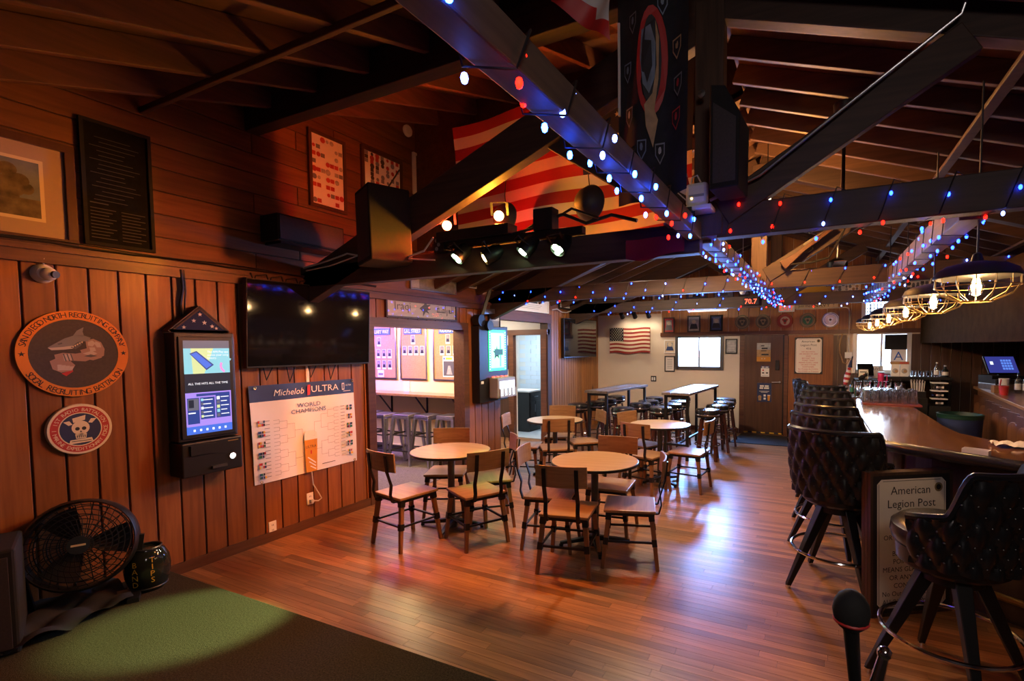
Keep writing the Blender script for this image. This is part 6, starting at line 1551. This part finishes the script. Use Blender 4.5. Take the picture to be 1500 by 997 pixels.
# black speaker right of the post, router below it
t = thing('hanging_speaker', 'black angular speaker hung on the king post', 'speaker', (-.475, 3.0, 2.60), math.radians(-4)); MB('black_matte').prism([(-.05, 0), (.105, .0), (.11, .38), (.03, .54), (-.05, .56)], -.16, .10).build('cabinet', t, bevel=.008); MB('charcoal').shape([(-.03, .03), (.09, .03), (.09, .36), (-.03, .46)], -.163).build('grille', t)
t = thing('wireless_router', 'small white wireless router fixed at the foot of the king post', 'router', (-.645, 3.10, 2.60)); MB('white_plastic').box(-.065, .065, -.06, -.015, -.02, .115).build('case', t, bevel=.02); MB('grey_plastic').rect(-.045, .045, .03, .045, -.0605).build('vent', t); MB('wire_white').tube([(-.04, -.03, .11), (-.03, -.04, .15), (.0, -.04, .16), (.02, -.03, .12)], .005).tube([(-.06, -.03, .02), (-.14, -.02, .10), (-.18, .0, .06)], .004).build('cord', t, True); MB('filament').box(-.03, -.024, -.0625, -.061, .02, .026).build('led', t)
MB('white_plastic').box(-.09, .09, -.08, .06, -.05, -.022).build('shelf', t, bevel=.006)
MB('steel').lathe([(.022, .0), (.022, .012), (.0001, .014)], 14, (-.62 + .645, -.045, .62), 'y').build('bolt', t)
# ceiling fans (downrods show between the beams)
for k, (x, y, zc, zh) in enumerate(((.16, 4.25, 3.44, 2.72), (.22, 6.9, 3.42, 2.66))):
    t = thing('ceiling_fan', ['dark ceiling fan whose rod drops behind the front tie beam', 'dark ceiling fan over the bar side, flat blades above the second beam'][k], 'fan', (x, y, 0))
    MB('black_metal').lathe([(.0001, zc + .06), (.075, zc + .06), (.07, zc), (.03, zc - .06), (.0001, zc - .06)], 20).build('canopy', t, True); MB('steel' if k else 'black_metal').cyl((0, 0, zh + .1), (0, 0, zc), .013, n=10).build('downrod', t, True)
    MB('black_metal').lathe([(.0001, zh + .12), (.05, zh + .12), (.11, zh + .08), (.115, zh), (.08, zh - .05), (.0001, zh - .06)], 24).build('motor', t, True)
    for i in range(4):
        a = i * PI / 2 + .6 + k; c, s = math.cos(a), math.sin(a); MB('door_wood').bar((c * .10, s * .10, zh + .02), (c * .52, s * .52, zh + .02), .12, .010).build('blade', t)
# rifle on the second truss brace
t = thing('display_rifle', 'old rifle with sling mounted on the brace of the second beam', 'rifle', (-.30, 6.14, 2.66)); t.rotation_euler = (0, math.radians(-33), 0)
MB('door_wood').prism([(-.05, -.05), (.20, .0), (.55, .02), (.55, .055), (.22, .05), (.14, .04), (-.05, .06)], -.018, .018).build('stock', t, bevel=.006); MB('dark_steel').cyl((.30, 0, .062), (1.02, 0, .062), .010, n=10).box(.24, .40, -.015, .015, .045, .075).build('barrel', t, True); MB('black_metal').tube([(.22, 0, .0), (.24, 0, -.03), (.29, 0, -.03), (.30, 0, .01)], .005).build('trigger_guard', t, True)
MB('black_cloth').tube([(.02, 0, -.03), (.2, .01, -.14), (.36, .0, -.20), (.55, 0, -.10), (.75, 0, .05)], .012).build('sling', t, True)
# temperature display on the third beam
t = thing('temperature_display', 'small black display with red digits 70.7 on the far beam', 'display', (-.98, 8.985, 2.49)); MB('black_plastic').box(-.13, .13, -.04, 0, -.06, .06).build('case', t, bevel=.004); MB('red_led').text('70.7', 0, -.04, .08, -.0405, maxw=.22).build('digits', t)
t = thing('white_fixture', 'small white lamp cup hanging at the beam joint above the display', 'lamp', (-1.02, 8.2, 2.70)); MB('white_plastic').lathe([(.03, -.16), (.06, -.10), (.085, .0), (.07, .02), (.0001, .02)], 18).build('cup', t, True); MB('wire_white').cyl((0, 0, .02), (0, 0, .8), .005).build('cord', t)
# white cable across the far plaster top
b = MB('wire_white'); b.tube([(XL + .04, 8.2 + .2 * i, 2.43 + .03 * math.sin(i * 1.9)) for i in range(12)], .010); tag(b.build('cable', None, True), 'white cable sagging along the top of the far wood wall', 'cable')

# ================================================================ STRING LIGHTS
def string(lab, pts, n, wire='wire_dark', r=.0085, jit=.02, seed=1, hang=.02, mix=(.60, .22), blue='bulb_blue'):
    """a wire along the given points with bulbs hung on it one by one"""
    rr = random.Random(seed); t = thing('string_lights', lab, 'string lights', (0, 0, 0), 0, 'strings of coloured lights')
    P_ = [Vector(p) for p in pts]; MB(wire).tube(P_, .0035, 5).build('wire', t)
    L = [0]
    for i in range(1, len(P_)): L.append(L[-1] + (P_[i] - P_[i - 1]).length)
    me = {m: MB(m).ball((0, 0, 0), r, 8, 1.5).mesh('bulb', True) for m in (blue, 'bulb_red', 'bulb_white')}
    for k in range(n):
        s = (k + .5) / n * L[-1]; i = max(j for j in range(len(L)) if L[j] <= s); i = min(i, len(P_) - 2)
        p = P_[i].lerp(P_[i + 1], (s - L[i]) / max(1e-6, L[i + 1] - L[i])); q = rr.random()
        m = blue if q < mix[0] else 'bulb_red' if q < mix[0] + mix[1] else 'bulb_white'
        o = bpy.data.objects.new('bulb', me[m]); COL.objects.link(o); o.parent = t
        o.location = p + Vector((rr.uniform(-jit, jit), rr.uniform(-jit, jit), -hang - rr.uniform(0, jit)))
def wrap_y(xa, xb, w, z0, z1, y0, y1, turns):
    """zigzag under and up the sides of a beam running along y"""
    pts = []; n = int(turns) * 4
    cs = [(w, z0 - .012), (w, z1 + .01), (-w, z1 + .01), (-w, z0 - .012)]
    for i in range(n): c = cs[i % 4]; pts.append((xa + (xb - xa) * i / n + c[0] * 1.2, y0 + (y1 - y0) * i / n, c[1]))
    return pts
def wrap_x(y, w, z0, z1, x0, x1, turns):
    pts = []; n = int(turns) * 4
    cs = [(y - w, z0), (y - w, z1 + .012), (y + w, z1 + .012), (y + w, z0 - .012)]
    for i in range(n): c = cs[i % 4]; pts.append((x0 + (x1 - x0) * i / n, c[0] + (-.012 if c[0] < y else .012), c[1]))
    return pts
string('strings of blue and red bulbs wound on the near part of the main beam', wrap_y(-.677, -.677, .043, 2.40, 2.50, .75, 3.1, 9), 40, seed=3, r=.0095, mix=(.6, .22), blue='bulb_cyan')
string('dense blue bulbs wound on the far part of the main beam', wrap_y(-.645, -.53, .045, 2.40, 2.50, 3.3, 8.9, 22), 170, seed=4, r=.008, mix=(.70, .18))
string('sparse blue and red bulbs wound on the right front tie beam', wrap_x(3.22, .05, 2.41, 2.60, -.5, 1.6, 8), 40, seed=5, r=.0085)
string('small bulbs along the second tie beam right of the main beam', wrap_x(6.28, .05, 2.41, 2.59, -.5, 2.6, 9), 44, seed=6)
string('small blue and red bulbs along the second tie beam left of the main beam', wrap_x(6.28, .05, 2.41, 2.57, -4.2, -.75, 14), 64, seed=7)
string('small bulbs along the third tie beam near the far wall', wrap_x(9.05, .05, 2.41, 2.57, -3.9, 2.4, 16), 84, seed=8)
string('dense blue bulbs wound on the beam above the bar', wrap_y(.72, .72, .06, 2.395, 2.545, 3.4, 8.9, 18), 110, seed=9, mix=(.66, .22))
string('loose strand of bulbs hanging right of the pendant lamps', [(1.0, 3.35, 2.42), (1.5, 4.2, 2.30), (2.0, 5.2, 2.22), (2.5, 6.2, 2.35), (2.8, 7.0, 2.4)], 22, seed=10, jit=.12)
